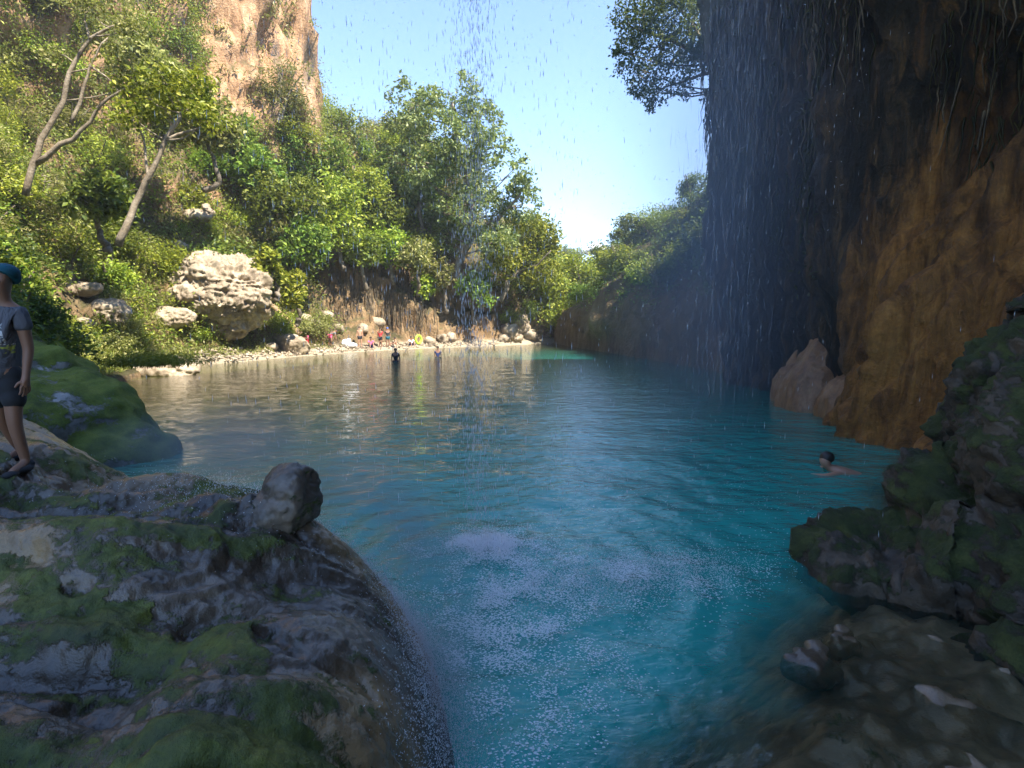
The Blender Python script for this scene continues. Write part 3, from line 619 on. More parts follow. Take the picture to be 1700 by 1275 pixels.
wallbare = (HP[..., 1] > 41) & (HP[..., 2] < 8.2) & (PX > 525) & (PX < 830)
cond = (HP[..., 2] > .9) & ~boul & ~clear & ~cliffbare & ~wallbare & (HP[..., 1] > 15)
sel = scatter(HP, 190, cond, 1.25, rs)
for i, j in sel:
    p = HP[i, j]; n = HN[i, j]; far = p[1] > 38
    if p[2] < 4 and p[1] < 30: k = rs.choice(['b', 'c', 'c', 'c'])
    else: k = rs.choice(['a', 'b', 'c', 'c'])
    s = (.95 + .7 * rs.random()) * (.62 + p[1] / 48.) * (1. if p[2] > 3.5 else .55)
    place_shrub(k, p - n * .15, s, {'a': 'bushy green shrub on the steep sunlit bank below the cliff', 'b': 'bright yellow-green shrub on the steep sunlit bank below the cliff', 'c': 'straggly olive shrub on the steep sunlit bank below the cliff'}[k], {'a': 'green shrubs on the sunlit bank', 'b': 'yellow-green shrubs on the sunlit bank', 'c': 'olive shrubs on the sunlit bank'}[k], tilt=(-n[1] * .35, n[0] * .35))
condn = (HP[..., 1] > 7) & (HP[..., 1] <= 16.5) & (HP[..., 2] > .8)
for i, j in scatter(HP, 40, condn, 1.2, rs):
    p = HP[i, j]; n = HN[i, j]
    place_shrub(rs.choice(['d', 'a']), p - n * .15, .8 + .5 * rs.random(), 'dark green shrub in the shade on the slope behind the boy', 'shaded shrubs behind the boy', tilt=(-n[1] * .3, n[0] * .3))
condr = (RP[..., 2] > 4.2 + 1.6 * pn(RP * .3)) & (RP[..., 1] > 19)
for i, j in scatter(RP, 70, condr, 1.2, rs):
    p = RP[i, j]; n = RN[i, j]
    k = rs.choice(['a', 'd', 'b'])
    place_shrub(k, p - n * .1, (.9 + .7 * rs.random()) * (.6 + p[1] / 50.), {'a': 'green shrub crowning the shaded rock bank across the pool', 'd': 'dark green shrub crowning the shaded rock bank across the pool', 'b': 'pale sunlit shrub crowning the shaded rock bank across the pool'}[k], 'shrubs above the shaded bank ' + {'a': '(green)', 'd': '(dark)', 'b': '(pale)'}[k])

# ground cover on the sunlit bank: grass and creeping leaves nobody could count
def ground_cover(name, P, N, cond, n, size, aspect, mat, up, label, r, lift=.06):
    X, Y, Fd = project(P); ok = np.argwhere(cond & (Fd > 1) & (X > -80) & (X < 1780) & (Y > -60) & (Y < 800)); ok = ok[(ok[:, 0] < P.shape[0] - 1) & (ok[:, 1] < P.shape[1] - 1)]
    wgt = np.array([np.linalg.norm(np.cross(P[i + 1, j] - P[i, j], P[i, j + 1] - P[i, j])) / max(6., P[i, j, 1]) ** 1.3 for i, j in ok]); k = r.choice(len(ok), n, p=wgt / wgt.sum())
    i, j = ok[k, 0], ok[k, 1]; u, v = r.random((n, 1)), r.random((n, 1))
    c = P[i, j] + (P[i + 1, j] - P[i, j]) * u + (P[i, j + 1] - P[i, j]) * v + N[i, j] * (r.random((n, 1)) ** 2 * lift * 6 - .03)
    mb = MB(); leaves(mb, c, size, aspect, .3, -up, r); o = mb.build(name, M[mat], None, False); tag(o, label, 'grass', kind='stuff')
ground_cover('ground_cover', HP, HN, (HP[..., 1] > 8) & (HP[..., 2] > .35) & ~boul & ~cliffbare & ~wallbare & ~clear, 60000, .17, .4, 'leaf_c', .1, 'low leafy ground cover on the sunlit slope', rs, .1)
ground_cover('grass', HP, HN, (HP[..., 1] > 15) & (HP[..., 1] < 40) & (HP[..., 2] > .3) & (HP[..., 2] < 9) & ~boul & ~clear, 90000, .24, .14, 'grass', 1.6, 'long dry grass on the sunlit bank', rs, .04)
ground_cover('bank_cover', RP, RN, (RP[..., 2] > 3.6 + 1.8 * pn(RP * .25)), 26000, .2, .45, 'leaf_a', .1, 'leafy ground cover above the shaded bank', rs, .1)
ground_cover('cliff_tufts', HP, HN, cliffbare & (rs.random(HP.shape[:2]) < .12), 3000, .3, .35, 'leaf_c', -.6, 'dry tufts clinging to the orange cliff', rs, .12)

def undergrowth(name, P, N, cond, clumps, per, size, mats, label, r):
    X, Y, Fd = project(P); ok = np.argwhere(cond & (Fd > 1) & (X > -80) & (X < 1780) & (Y > -80) & (Y < 800))
    wgt = np.array([(np.linalg.norm(np.cross(P[min(i + 1, P.shape[0] - 1), j] - P[i, j], P[i, min(j + 1, P.shape[1] - 1)] - P[i, j])) + 1e-4) / max(6., P[i, j, 1]) ** 1.5 for i, j in ok])
    for q, mt in enumerate(mats):
        k = ok[r.choice(len(ok), clumps, p=wgt / wgt.sum())]; c = P[k[:, 0], k[:, 1]]; n = N[k[:, 0], k[:, 1]]; rad = (.28 + .45 * r.random(clumps)) * (.6 + c[:, 1] / 50)
        c = c + n * (rad * .35)[:, None]; pts = (c[:, None] + r.normal(size=(clumps, per, 3)) * rad[:, None, None] * .5).reshape(-1, 3)
        mb = MB(); leaves(mb, pts, size, .45, .3, .2, r); o = mb.build(name, M[mt], None, False); tag(o, label[q], 'undergrowth', kind='stuff')
undergrowth('undergrowth', HP, HN, (HP[..., 1] > 8) & (HP[..., 2] > 1.2) & ~boul & ~cliffbare & ~wallbare & ~clear, 2600, 26, .19, ['leaf_a', 'leaf_c', 'leaf_b'], ['green undergrowth filling the slope', 'olive undergrowth filling the slope', 'yellow-green undergrowth filling the slope'], rs)
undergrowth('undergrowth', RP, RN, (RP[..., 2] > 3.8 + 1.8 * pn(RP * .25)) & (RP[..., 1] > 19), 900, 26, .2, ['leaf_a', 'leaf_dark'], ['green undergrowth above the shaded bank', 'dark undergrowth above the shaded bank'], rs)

# grassy cap hanging over the shore rock
r_ = np.random.default_rng(77); c0 = at(250, 596, 18.3); mb = MB(); s = 18.3 / FPX
pts = c0 + np.stack([r_.normal(size=5000) * 34 * s, r_.normal(size=5000) * .5, np.abs(r_.normal(size=5000)) * 7 * s - .15], 1); leaves(mb, pts, .2, .16, .3, .8, r_)
o = mb.build('grass_tuft', M['leaf_b'], None, False); tag(o, 'bright green grass spilling over the rock at the waterline', 'grass', kind='stuff')

# ------------------------------------------------------------------ trees
def tree(name, base, trunk, limbs, blobs, leafn, size, leaf, bark, label, group=None, seed=0, tr=.3, aspect=.55, cl=30, spread=.2):
    r = np.random.default_rng(seed); base = np.asarray(base, float); o = empty(name, base)
    tb = MB(); tp = smooth_path(np.asarray(trunk) - base, 14); tp[1:-1] += r.normal(size=(12, 3)) * tr * .3; tube(tb, tp, np.linspace(tr, tr * .35, 14), 8)
    for (pts, r0) in limbs: pp = smooth_path(np.asarray(pts) - base, 10); pp[1:] += r.normal(size=(9, 3)) * r0 * .35; tube(tb, pp, np.linspace(r0, r0 * .3, 10), 6)
    for (c, rad) in blobs:                                            # a branch into every clump
        c = np.asarray(c) - base; k = np.argmin(np.linalg.norm(tp - c, axis=1) + np.where(tp[:, 2] > c[2] - .2 * np.linalg.norm(rad), 3., 0)); a = tp[k]
        mid = a * .5 + c * .5 + np.array((0, 0, -.08 * np.linalg.norm(c - a))) + r.normal(size=3) * .1
        tube(tb, smooth_path([a, mid, c], 6), np.linspace(tr * .28, tr * .06, 6), 5)
        for _ in range(3):
            e = c + r.normal(size=3) * np.asarray(rad) * .5; tube(tb, smooth_path([(a + c) / 2 * .4 + c * .6, (c + e) / 2, e], 4), np.linspace(tr * .1, tr * .03, 4), 4, False)
    tb.build('trunk', M[bark], o)
    vol = np.array([np.prod(b[1]) ** .67 for b in blobs]); vol = vol / vol.sum(); mb = MB()
    for (c, rad), f in zip(blobs, vol):
        leaves(mb, blob_points(r, np.asarray(c) - base, rad, int(leafn * f), cl, spread, .45), size, aspect, .3, .2, r)
    mb.build('crown', M[leaf], o, False); tag(o, label, 'tree', group); return o
def pb(Y, lst, sq=1., jit=3., seed=0):
    r = np.random.default_rng(seed); out = []
    for (x, y, q) in lst:
        yy = Y + r.uniform(-jit, jit); s = yy / FPX; out.append((at(x, y, yy), (q * s, q * s * 1.0, q * s * .85 * sq)))
    return out
BIG = [(690, 168, 40), (755, 158, 42), (800, 195, 34), (672, 215, 38), (735, 225, 55), (815, 245, 36), (655, 255, 22), (695, 285, 45), (770, 295, 55), (845, 290, 40), (630, 262, 12), (715, 345, 42), (795, 355, 50), (865, 340, 36), (665, 325, 34), (745, 385, 44), (820, 400, 40), (880, 310, 18), (700, 190, 35), (775, 240, 45)]
tree('sycamore_tree', at(758, 470, 50), [at(758, 470, 50), at(765, 430, 50), at(775, 400, 50), at(785, 340, 50), at(765, 260, 50), at(750, 170, 50)], [([at(770, 420, 50), at(800, 380, 49.5), at(835, 355, 49), at(865, 320, 48)], .28), ([at(690, 470, 51), at(697, 400, 51), at(697, 330, 51), at(690, 240, 51), at(695, 170, 51)], .25), ([at(778, 385, 50), at(740, 330, 50.5), at(710, 300, 51)], .2)],
     pb(50, BIG, .85, 2.6, 3), 21000, .36, 'leaf_tree', 'bark', 'tall broad sycamore towering over the beach against the sky', seed=31, tr=.42, cl=42, spread=.13)
tree('spreading_tree', at(830, 500, 52), [at(830, 500, 52), at(845, 465, 52), at(870, 445, 52), at(900, 400, 52)], [([at(848, 462, 52), at(820, 435, 51), at(805, 405, 51)], .18), ([at(860, 450, 52), at(890, 440, 51), at(915, 415, 50.5)], .15)],
     pb(52, [(872, 385, 38), (905, 388, 26), (885, 425, 38), (840, 425, 30), (918, 405, 16), (900, 450, 30), (860, 460, 26), (815, 450, 30)], .9, 1.5, 4), 9500, .34, 'leaf_b', 'bark', 'yellow-green tree with dark crooked limbs leaning from the far bank', seed=32, tr=.3)
tree('valley_tree', at(965, 550, 58), [at(965, 550, 58), at(968, 500, 58), at(955, 440, 58)], [([at(967, 510, 58), at(985, 470, 58), at(1000, 450, 58)], .12)],
     pb(58, [(935, 445, 28), (962, 448, 32), (990, 462, 26), (938, 490, 34), (985, 492, 28), (1008, 478, 18), (955, 520, 30), (920, 520, 26), (918, 470, 22)], .9, 2, 5), 9500, .34, 'leaf_b', 'bark', 'rounded yellow-green tree at the far end of the pool', seed=33, tr=.25)
tree('slender_tree', at(1052, 450, 46), [at(1052, 450, 46), at(1048, 420, 46), at(1042, 375, 46)], [], pb(46, [(1040, 372, 18), (1058, 390, 14), (1026, 392, 12), (1048, 405, 14)], .9, 1, 6), 1800, .28, 'leaf_tree', 'bark', 'small airy tree standing up on the right bank skyline', seed=34, tr=.14, spread=.3)
tree('ridge_tree', at(556, 255, 62), [at(556, 255, 62), at(553, 225, 62), at(548, 200, 62)], [], pb(62, [(542, 200, 16), (560, 206, 13), (552, 222, 13), (535, 212, 8)], .9, 1, 7), 1300, .36, 'leaf_c', 'bark_pale', 'small pale tree on the ridge beside the orange cliff', seed=35, tr=.16, spread=.3)
tree('overhanging_tree', at(1245, 180, 24.5), [at(1245, 180, 24.5), at(1215, 140, 24.5), at(1175, 100, 24.5), at(1120, 70, 24.5), at(1060, 50, 24.5)], [([at(1190, 115, 24.5), at(1150, 130, 24.3), at(1100, 145, 24)], .09), ([at(1180, 105, 24.5), at(1150, 40, 24.6), at(1110, 0, 24.6)], .1)],
     pb(24.5, [(1040, 25, 26), (1075, 15, 34), (1120, 25, 40), (1165, 35, 36), (1040, 75, 24), (1080, 70, 36), (1125, 85, 34), (1165, 95, 30), (1045, 115, 22), (1085, 125, 32), (1130, 140, 24), (1090, 165, 22), (1025, 85, 12), (1180, 160, 14), (1060, 150, 16), (1180, 60, 26), (1110, -30, 50), (1170, -30, 50)], .9, 1.4, 8), 15000, .15, 'leaf_dark', 'bark', 'dark leafy tree overhanging from the top of the cave wall', seed=36, tr=.17, cl=20, spread=.2)
# slope trees between the cliff and the sycamore
for i, (x, y, q, Y, k) in enumerate(((470, 262, 55, 44, 'a'), (540, 285, 52, 46, 'a'), (592, 315, 46, 46, 'b'), (625, 345, 44, 47, 'a'), (478, 335, 55, 38, 'a'), (560, 350, 55, 42, 'b'), (505, 400, 45, 38, 'a'), (430, 290, 45, 38, 'a'), (600, 405, 42, 44, 'a'), (648, 395, 42, 46, 'b'), (690, 430, 34, 47, 'c'), (640, 290, 30, 49, 'a'), (520, 262, 34, 50, 'a'), (400, 240, 38, 38, 'a'), (330, 210, 55, 30, 'c'), (270, 120, 50, 29, 'c'), (160, 330, 45, 23, 'a'), (445, 440, 34, 32, 'b'), (480, 480, 34, 34, 'b'), (740, 460, 34, 49, 'c'), (790, 480, 34, 50, 'a'), (700, 475, 22, 48, 'b'))):
    r = np.random.default_rng(200 + i); s = Y / FPX; c = at(x, y, Y); bl = []
    for _ in range(7):
        d = r.normal(size=3); d /= np.linalg.norm(d); bl.append((c + d * q * s * r.uniform(.3, .7) * np.array((1, 1, .8)), (q * s * r.uniform(.4, .6),) * 3))
    b = c + np.array((r.uniform(-.3, .3), .6, -q * s * 1.7))
    tree('slope_tree', b, [b, b * .6 + c * .4 + r.normal(size=3) * .25, c], [], bl, int(2600 * (q / 50) ** 1.5 + 600), .2 + .0034 * Y, 'leaf_' + k, 'bark',
         {'a': 'bushy mid-green tree crowding the slope between cliff and sycamore', 'b': 'bright yellow-green tree crowding the slope between cliff and sycamore', 'c': 'pale olive tree among the green ones on the slope'}[k], {'a': 'green slope trees', 'b': 'yellow-green slope trees', 'c': 'olive slope trees'}[k], seed=300 + i, tr=.13 + .002 * Y, cl=22)
# two bare-limbed leaning trees on the sunlit slope
T = lambda x, y, Y=20.: at(x, y, Y)
tree('leaning_tree', T(42, 325), [T(42, 325), T(58, 270), T(75, 225), T(108, 150), T(118, 110), T(150, 62), T(205, 38)], [([T(58, 272), T(108, 238), T(140, 210), T(178, 165), T(215, 140)], .11), ([T(118, 205), T(138, 150), T(150, 110), T(178, 60)], .07), ([T(150, 65), T(142, 30), T(150, 5)], .05), ([T(150, 110), T(180, 130), T(196, 150)], .04)],
     pb(20, [(205, 110, 30), (225, 40, 30), (150, 15, 30), (230, 140, 24), (100, 90, 22), (180, 70, 18)], .8, .8, 9), 2400, 0.160, 'leaf_c', 'bark_pale', 'sparse tree with two crooked bare limbs on the sunlit slope', seed=41, tr=.12, spread=.35)
tree('leaning_tree', T(196, 408), [T(196, 408), T(215, 365), T(235, 315), T(262, 262), T(290, 205), T(305, 185)], [([T(280, 230), T(305, 220), T(340, 212)], .07), ([T(245, 300), T(240, 240), T(222, 195)], .06)],
     pb(20, [(300, 165, 34), (345, 195, 30), (240, 160, 34), (215, 190, 26), (330, 140, 28), (270, 130, 30)], .8, .8, 10), 2600, .2, 'leaf_b', 'bark_pale', 'leaning tree with a straight pale trunk rising above the huge boulder', seed=42, tr=.14, spread=.3)
# fallen log on the bank
mb = MB(); gl = lambda x, y: at(x, y, ground_Y(x, y, 30) - .35)
lp = np.linspace(gl(440, 495), gl(498, 556), 12); tube(mb, lp - lp[-1] + np.random.default_rng(3).normal(size=lp.shape) * .02, np.linspace(.17, .26, 12), 9)
o = mb.build('fallen_log', M['log']); o.location = lp[-1]; tag(o, 'bare fallen log lying down the bank to the beach', 'log')
# hanging roots on the brown wall behind the beach, and moss curtains on the cave wall
def strands(name, anchors, lmin, lmax, rad, mat, label, r, sway=.08):
    mb = MB()
    for a in anchors:
        L = r.uniform(lmin, lmax); k = 5; t = np.linspace(0, 1, k)[:, None]
        p = a + np.concatenate([r.normal(size=(1, 2)) * sway * t * L + r.normal(size=(k, 2)) * .03 * L ** .5, -t * L], 1)
        tube(mb, p, np.linspace(rad, rad * .3, k) * r.uniform(.6, 1.5), 3, False)
    o = mb.build(name, M[mat]); tag(o, label, 'roots', kind='stuff')
r = np.random.default_rng(9)
ii = np.argwhere((HP[..., 1] > 41) & (HP[..., 2] > 3) & (HP[..., 2] < 9) & (PX > 525) & (PX < 720)); k = ii[r.choice(len(ii), 700)]
strands('hanging_roots', HP[k[:, 0], k[:, 1]] + HN[k[:, 0], k[:, 1]] * .25, 1., 4., .035, 'root', 'curtain of thin brown roots on the wall behind the beach', r)
d = np.gradient(PATH, axis=0); d /= np.linalg.norm(d, axis=1)[:, None]; NR = np.stack([-d[:, 1], d[:, 0]], 1); SS = np.concatenate([[0], np.cumsum(np.linalg.norm(np.diff(PATH, axis=0), axis=1))])
vis = np.where((PATH[:, 1] > 8) & (PATH[:, 1] < 21) & (PATH[:, 0] < 9.5))[0]
def wall_anchor(n, z0, z1, seed):
    r = np.random.default_rng(seed); k = r.choice(vis, n); z = r.uniform(z0, z1, n); cl = pn(stk(SS[k] * .5, z * .25, 0 * z + 2)); m = cl > -.05; k, z = k[m], z[m]
    o = wall_off(PATH[k, 0], PATH[k, 1], z, SS[k]); return np.stack([PATH[k, 0] + NR[k, 0] * (o + .12), PATH[k, 1] + NR[k, 1] * (o + .12), z], 1)
strands('hanging_moss', wall_anchor(3200, 5, 16.5, 1), .3, 1.6, .022, 'wall_moss', 'dark hanging moss and roots draping the cave wall', np.random.default_rng(2), .04)
strands('ochre_roots', wall_anchor(700, 6, 13, 5), .4, 1.8, .035, 'root', 'ochre hanging roots draping the cave wall', np.random.default_rng(3), .05)
A = wall_anchor(9000, 3, 16.8, 8); A = A[(A[:, 1] > 12.5) | (A[:, 2] > 9)]; mb = MB(); rr = np.random.default_rng(4); leaves(mb, A + rr.normal(size=A.shape) * .12, .16, .4, .1, 1.2, rr)
o = mb.build('wall_ferns', M['wall_moss'], None, False); tag(o, 'small dark ferns and moss growing on the cave wall', 'ferns', kind='stuff')

# pebbles and sticks on the beach
def debris():
    r = np.random.default_rng(64); ok = np.argwhere((HP[..., 1] > 28) & (HP[..., 1] < 52) & (HP[..., 2] > .08) & (HP[..., 2] < .8)); k = ok[r.choice(len(ok), 1300)]; mb = MB(); tb = MB()
    base = np.array([(1, 0, 0), (0, 1, 0), (-1, 0, 0), (0, -1, 0), (0, 0, 1), (0, 0, -.6)], float); f = np.array([(0, 1, 4), (1, 2, 4), (2, 3, 4), (3, 0, 4), (1, 0, 5), (2, 1, 5), (3, 2, 5), (0, 3, 5)])
    for i, j in k:
        mb.add(HP[i, j] + r.normal(size=3) * (.25, .25, 0) + base * r.uniform(.03, .16) * r.uniform(.6, 1.3, (6, 1)), None, f)
    o = mb.build('pebbles', M['pale'], None, False); attr(o.data, 'moss', np.full(len(o.data.vertices), -.5)); tag(o, 'loose pebbles strewn along the beach', 'pebbles', kind='stuff')
    for i, j in ok[r.choice(len(ok), 130)]:
        a = r.uniform(0, 6.28); L = r.uniform(.2, .8); d = np.array((math.cos(a), math.sin(a), r.uniform(-.05, .3))) * L; p = HP[i, j] + (0, 0, .05); tube(tb, [p - d, p + r.normal(size=3) * .05, p + d], [.03, .035, .015], 5)
    o = tb.build('driftwood', M['bark']); tag(o, 'broken sticks of driftwood strewn along the beach', 'driftwood', kind='stuff')
debris()

# ------------------------------------------------------------------ people
M['skin'] = plain('skin', (.25, .13, .08), .55, .15); M['skin_light'] = plain('light_skin', (.4, .22, .14), .5, .1)
M['hair'] = plain('hair', (.02, .014, .01), .5)
FAB = {k: plain('cloth_' + k, c, .85) for k, c in dict(grey=(.16, .17, .19), black=(.02, .022, .026), red=(.6, .04, .05), pink=(.75, .12, .25), white=(.75, .75, .75), navy=(.03, .05, .16), blue=(.04, .12, .4), teal=(.008, .09, .13), tan=(.45, .35, .24), lime=(.45, .75, .05)).items()}
E_BODY = [('pelvis', 'spine'), ('spine', 'chest'), ('chest', 'neck'), ('neck', 'jaw'), ('jaw', 'head'), ('head', 'crown')]
for sd_ in 'LR': E_BODY += [('chest', 'sh' + sd_), ('sh' + sd_, 'el' + sd_), ('el' + sd_, 'wr' + sd_), ('wr' + sd_, 'ha' + sd_), ('pelvis', 'hip' + sd_), ('hip' + sd_, 'kn' + sd_), ('kn' + sd_, 'an' + sd_), ('an' + sd_, 'toe' + sd_)]
RAD = dict(pelvis=.072, spine=.068, chest=.08, neck=.034, jaw=.044, head=.058, crown=.038, sh=.036, el=.026, wr=.018, ha=.022, hip=.056, kn=.036, an=.024, toe=.022)
def rad_of(k): return RAD[k[:-1]] if k[-1] in 'LR' and k[:-1] in RAD else RAD[k]
def mirror(h):
    out = dict(h)
    for k, v in h.items():
        if k.endswith('L'): out[k[:-1] + 'R'] = (-v[0], v[1], v[2])
    return out
POSE = {
 'stand': mirror(dict(pelvis=(0, 0, .53), spine=(0, 0, .63), chest=(0, 0, .75), neck=(0, 0, .845), jaw=(0, -.012, .885), head=(0, 0, .925), crown=(0, .004, .965), shL=(.105, 0, .785), elL=(.135, .01, .635), wrL=(.14, -.03, .5), haL=(.138, -.045, .455), hipL=(.052, 0, .49), knL=(.06, -.015, .275), anL=(.062, .01, .045), toeL=(.07, -.085, .02))),
 'sit': mirror(dict(pelvis=(0, .05, .08), spine=(0, .06, .18), chest=(0, .04, .3), neck=(0, .02, .39), jaw=(0, -.005, .43), head=(0, 0, .47), crown=(0, 0, .51), shL=(.105, .03, .33), elL=(.15, -.08, .21), wrL=(.1, -.19, .24), haL=(.07, -.22, .25), hipL=(.055, 0, .075), knL=(.08, -.2, .25), anL=(.08, -.3, .04), toeL=(.09, -.385, .022))),
 'bend': mirror(dict(pelvis=(0, 0, .5), spine=(.06, -.02, .585), chest=(.15, -.04, .63), neck=(.22, -.05, .655), jaw=(.255, -.06, .66), head=(.285, -.06, .68), crown=(.32, -.06, .695), shL=(.17, -.13, .6), elL=(.2, -.15, .45), wrL=(.22, -.15, .32), haL=(.225, -.15, .28), hipL=(0, -.05, .47), knL=(.03, -.08, .26), anL=(-.02, -.06, .045), toeL=(.05, -.07, .022)))}
POSE['bend'].update(shR=(.15, .07, .62), elR=(.17, .09, .47), wrR=(.24, .08, .36), haR=(.26, .08, .32), hipR=(0, .05, .47), knR=(-.02, .06, .26), anR=(-.08, .06, .045), toeR=(0, .05, .022))
POSE['walk'] = dict(POSE['stand']); POSE['walk'].update(knL=(.06, -.1, .29), anL=(.06, -.14, .05), toeL=(.07, -.23, .022), knR=(-.06, .02, .27), anR=(-.06, .12, .06), toeR=(-.06, .05, .02))
def part_skin(name, J, ks, edges, scale, mat, parent, sub=1):
    ix = {k: i for i, k in enumerate(ks)}
    me = skin([J[k] for k in ks], [(ix[a], ix[b]) for a, b in edges], [scale[k] for k in ks], sub); return link(name, me, mat, parent)
def person(loc, H, pose, rz, shirt, shorts, head, label, skinm='skin', cat='person', group=None):
    o = empty('person', loc, rz); J = {k: np.array(v) * H for k, v in POSE[pose].items()}
    for k in 'LR':
        J['m' + k] = J['sh' + k] * .35 + J['el' + k] * .65; J['t' + k] = J['hip' + k] * .35 + J['kn' + k] * .65
    ks = [k for k in J if k[0] not in 'mt' or k in ('toeL', 'toeR')]; ks.remove('pelvis'); ks = ['pelvis'] + ks
    part_skin('body', J, ks, E_BODY, {k: rad_of(k) * H for k in ks}, M[skinm], o)
    if shirt:
        ks = ['spine', 'pelvis', 'chest', 'shL', 'shR', 'mL', 'mR']; sc_ = dict(spine=.078, pelvis=.08, chest=.09, shL=.044, shR=.044, mL=.038, mR=.038)
        part_skin('shirt', J, ks, [('pelvis', 'spine'), ('spine', 'chest'), ('chest', 'shL'), ('chest', 'shR'), ('shL', 'mL'), ('shR', 'mR')], {k: v * H for k, v in sc_.items()}, FAB[shirt], o)
    if shorts:
        ks = ['pelvis', 'hipL', 'hipR', 'tL', 'tR']; sc_ = dict(pelvis=.085, hipL=.064, hipR=.064, tL=.054, tR=.054)
        part_skin('shorts', J, ks, [('pelvis', 'hipL'), ('pelvis', 'hipR'), ('hipL', 'tL'), ('hipR', 'tR')], {k: v * H for k, v in sc_.items()}, FAB[shorts], o)
    c = (J['head'] + J['crown']) / 2 + np.array((0, .008 * H, .002 * H)); me = remesh([(c, (.062 * H, .064 * H, .05 * H))], .012 * H, 1)
    link('cap' if head else 'hair', me, FAB[head] if head else M['hair'], o); tag(o, label, cat, group); return o
def beach_person(x, y, hpx, pose, rz, *a, **k):
    Y = ground_Y(x, y, 45); c = at(x, y, Y); return person((c[0], c[1], c[2]), 1.68, pose, rz, *a, **k)
beach_person(549, 574, 34, 'bend', .6, 'grey', 'pink', None, 'person bending forward in a grey shirt beside the pale bag')
beach_person(508, 570, 20, 'sit', -.4, 'pink', 'red', None, 'person in pink sitting back against the stones by the fallen log')
beach_person(598, 576, 28, 'stand', .3, None, 'black', None, 'bare-chested person in dark shorts standing at the sand edge', 'skin_light')
beach_person(616, 577, 20, 'sit', .4, 'pink', 'navy', None, 'person in a pink shirt sitting on the sand')
beach_person(632, 577, 30, 'stand', -.2, 'red', 'black', None, 'person in a red shirt standing on the beach')
beach_person(644, 576, 28, 'stand', .5, 'black', 'teal', 'blue', 'person in a blue cap and black shirt beside the one in red')
beach_person(656, 577, 18, 'sit', -1.2, None, 'tan', None, 'bare-chested person crouching on the sand in tan shorts', 'skin_light')
beach_person(683, 575, 18, 'sit', .5, 'white', 'navy', None, 'person in white sitting beside the lime green tube')
for x, Yo, h, lab, sh in ((657, 600, 1.66, 'person in black wading waist deep off the beach', 'black'), (727, 593, 1.6, 'person in navy wading waist deep off the rockfall', 'navy')):
    c = atz(x, Yo, 0); person((c[0], c[1], -.85), h, 'stand', .3, sh, 'black', None, lab)
for x, y, sh, lab in ((765, 566, 'white', 'person in white standing in the shallows by the far rocks'), (774, 566, 'navy', 'person in navy standing in the shallows by the far rocks')):
    c = atz(x, y + 2, 0); person((c[0], c[1], -.35), 1.65, 'bend' if sh == 'white' else 'stand', -.5, sh, 'black', None, lab)
c = atz(858, 571, 0); person((c[0], c[1] - .5, .1), 1.65, 'sit', 0, 'black', 'black', None, 'person in black sitting at the foot of the bright rockfall')
# lime swim ring and pale bag on the beach
bm = bmesh.new()
for k in range(28):
    a0, a1 = k / 28 * 6.2832, (k + 1) / 28 * 6.2832
    for q in range(10):
        b0_, b1_ = q / 10 * 6.2832, (q + 1) / 10 * 6.2832
        f = lambda a, b: bm.verts.new(((.36 + .1 * math.cos(b)) * math.cos(a), .1 * math.sin(b), .46 + (.36 + .1 * math.cos(b)) * math.sin(a)))
        bm.faces.new((f(a0, b0_), f(a1, b0_), f(a1, b1_), f(a0, b1_)))
bmesh.ops.remove_doubles(bm, verts=bm.verts, dist=1e-4); me = bpy.data.meshes.new('swim_ring'); bm.to_mesh(me); bm.free()
me.polygons.foreach_set('use_smooth', np.full(len(me.polygons), True)); Yg = ground_Y(695, 571, 46); c = at(695, 572, Yg); o = link('swim_ring', me, FAB['lime']); o.location = c; o.rotation_euler = (0, 0, 1.0); tag(o, 'lime green swim ring stood up on the sand', 'swim ring')
Yg = ground_Y(580, 574, 41); c = at(580, 575, Yg); s = Yg / FPX
me = remesh([((-6 * s, 0, 4 * s), (6 * s, 5 * s, 7 * s)), ((4 * s, 0, 2 * s), (10 * s, 6 * s, 4 * s)), ((-2 * s, 0, 8 * s), (3 * s, 3 * s, 5 * s), 0, .6)], .05, 2); V = coords(me); setco(me, V + normals(me) * (.07 * ridge(V * 2.2, 3) - .03)[:, None])
o = link('dry_bag', me, FAB['white']); o.location = c; tag(o, 'large crumpled white bag lying on the beach', 'bag')

# the swimmer near the cave wall
c = atz(1383, 783, 0); H = 1.7
o = empty('person', (c[0], c[1], 0), 0)
J = dict(pelvis=(.45, -.16, -.13), spine=(.27, -.1, -.06), chest=(.08, -.03, -.02), neck=(-.06, 0, .07), jaw=(-.13, 0, .12), head=(-.13, .01, .19), crown=(-.11, .01, .26), shL=(.0, -.16, .0), elL=(-.25, -.22, -.01), wrL=(-.46, -.12, -.02), haL=(-.54, -.1, -.02), shR=(.02, .15, .0), elR=(-.2, .25, -.03), wrR=(-.42, .2, -.05), haR=(-.5, .2, -.06),
         hipL=(.5, -.25, -.16), knL=(.8, -.33, -.3), anL=(1.1, -.4, -.22), toeL=(1.2, -.42, -.25), hipR=(.5, -.1, -.16), knR=(.84, -.18, -.33), anR=(1.15, -.22, -.28), toeR=(1.25, -.25, -.3), tL=(.68, -.3, -.24), tR=(.7, -.15, -.25))
J = {k: np.array(v) for k, v in J.items()}; ks = [k for k in J if k not in ('tL', 'tR')]
part_skin('body', J, ks, E_BODY, {k: rad_of(k) * H for k in ks}, M['skin_light'], o, 2)
ks = ['pelvis', 'hipL', 'hipR', 'tL', 'tR']; part_skin('shorts', J, ks, [('pelvis', 'hipL'), ('pelvis', 'hipR'), ('hipL', 'tL'), ('hipR', 'tR')], dict(pelvis=.14, hipL=.115, hipR=.115, tL=.1, tR=.1), FAB['black'], o)
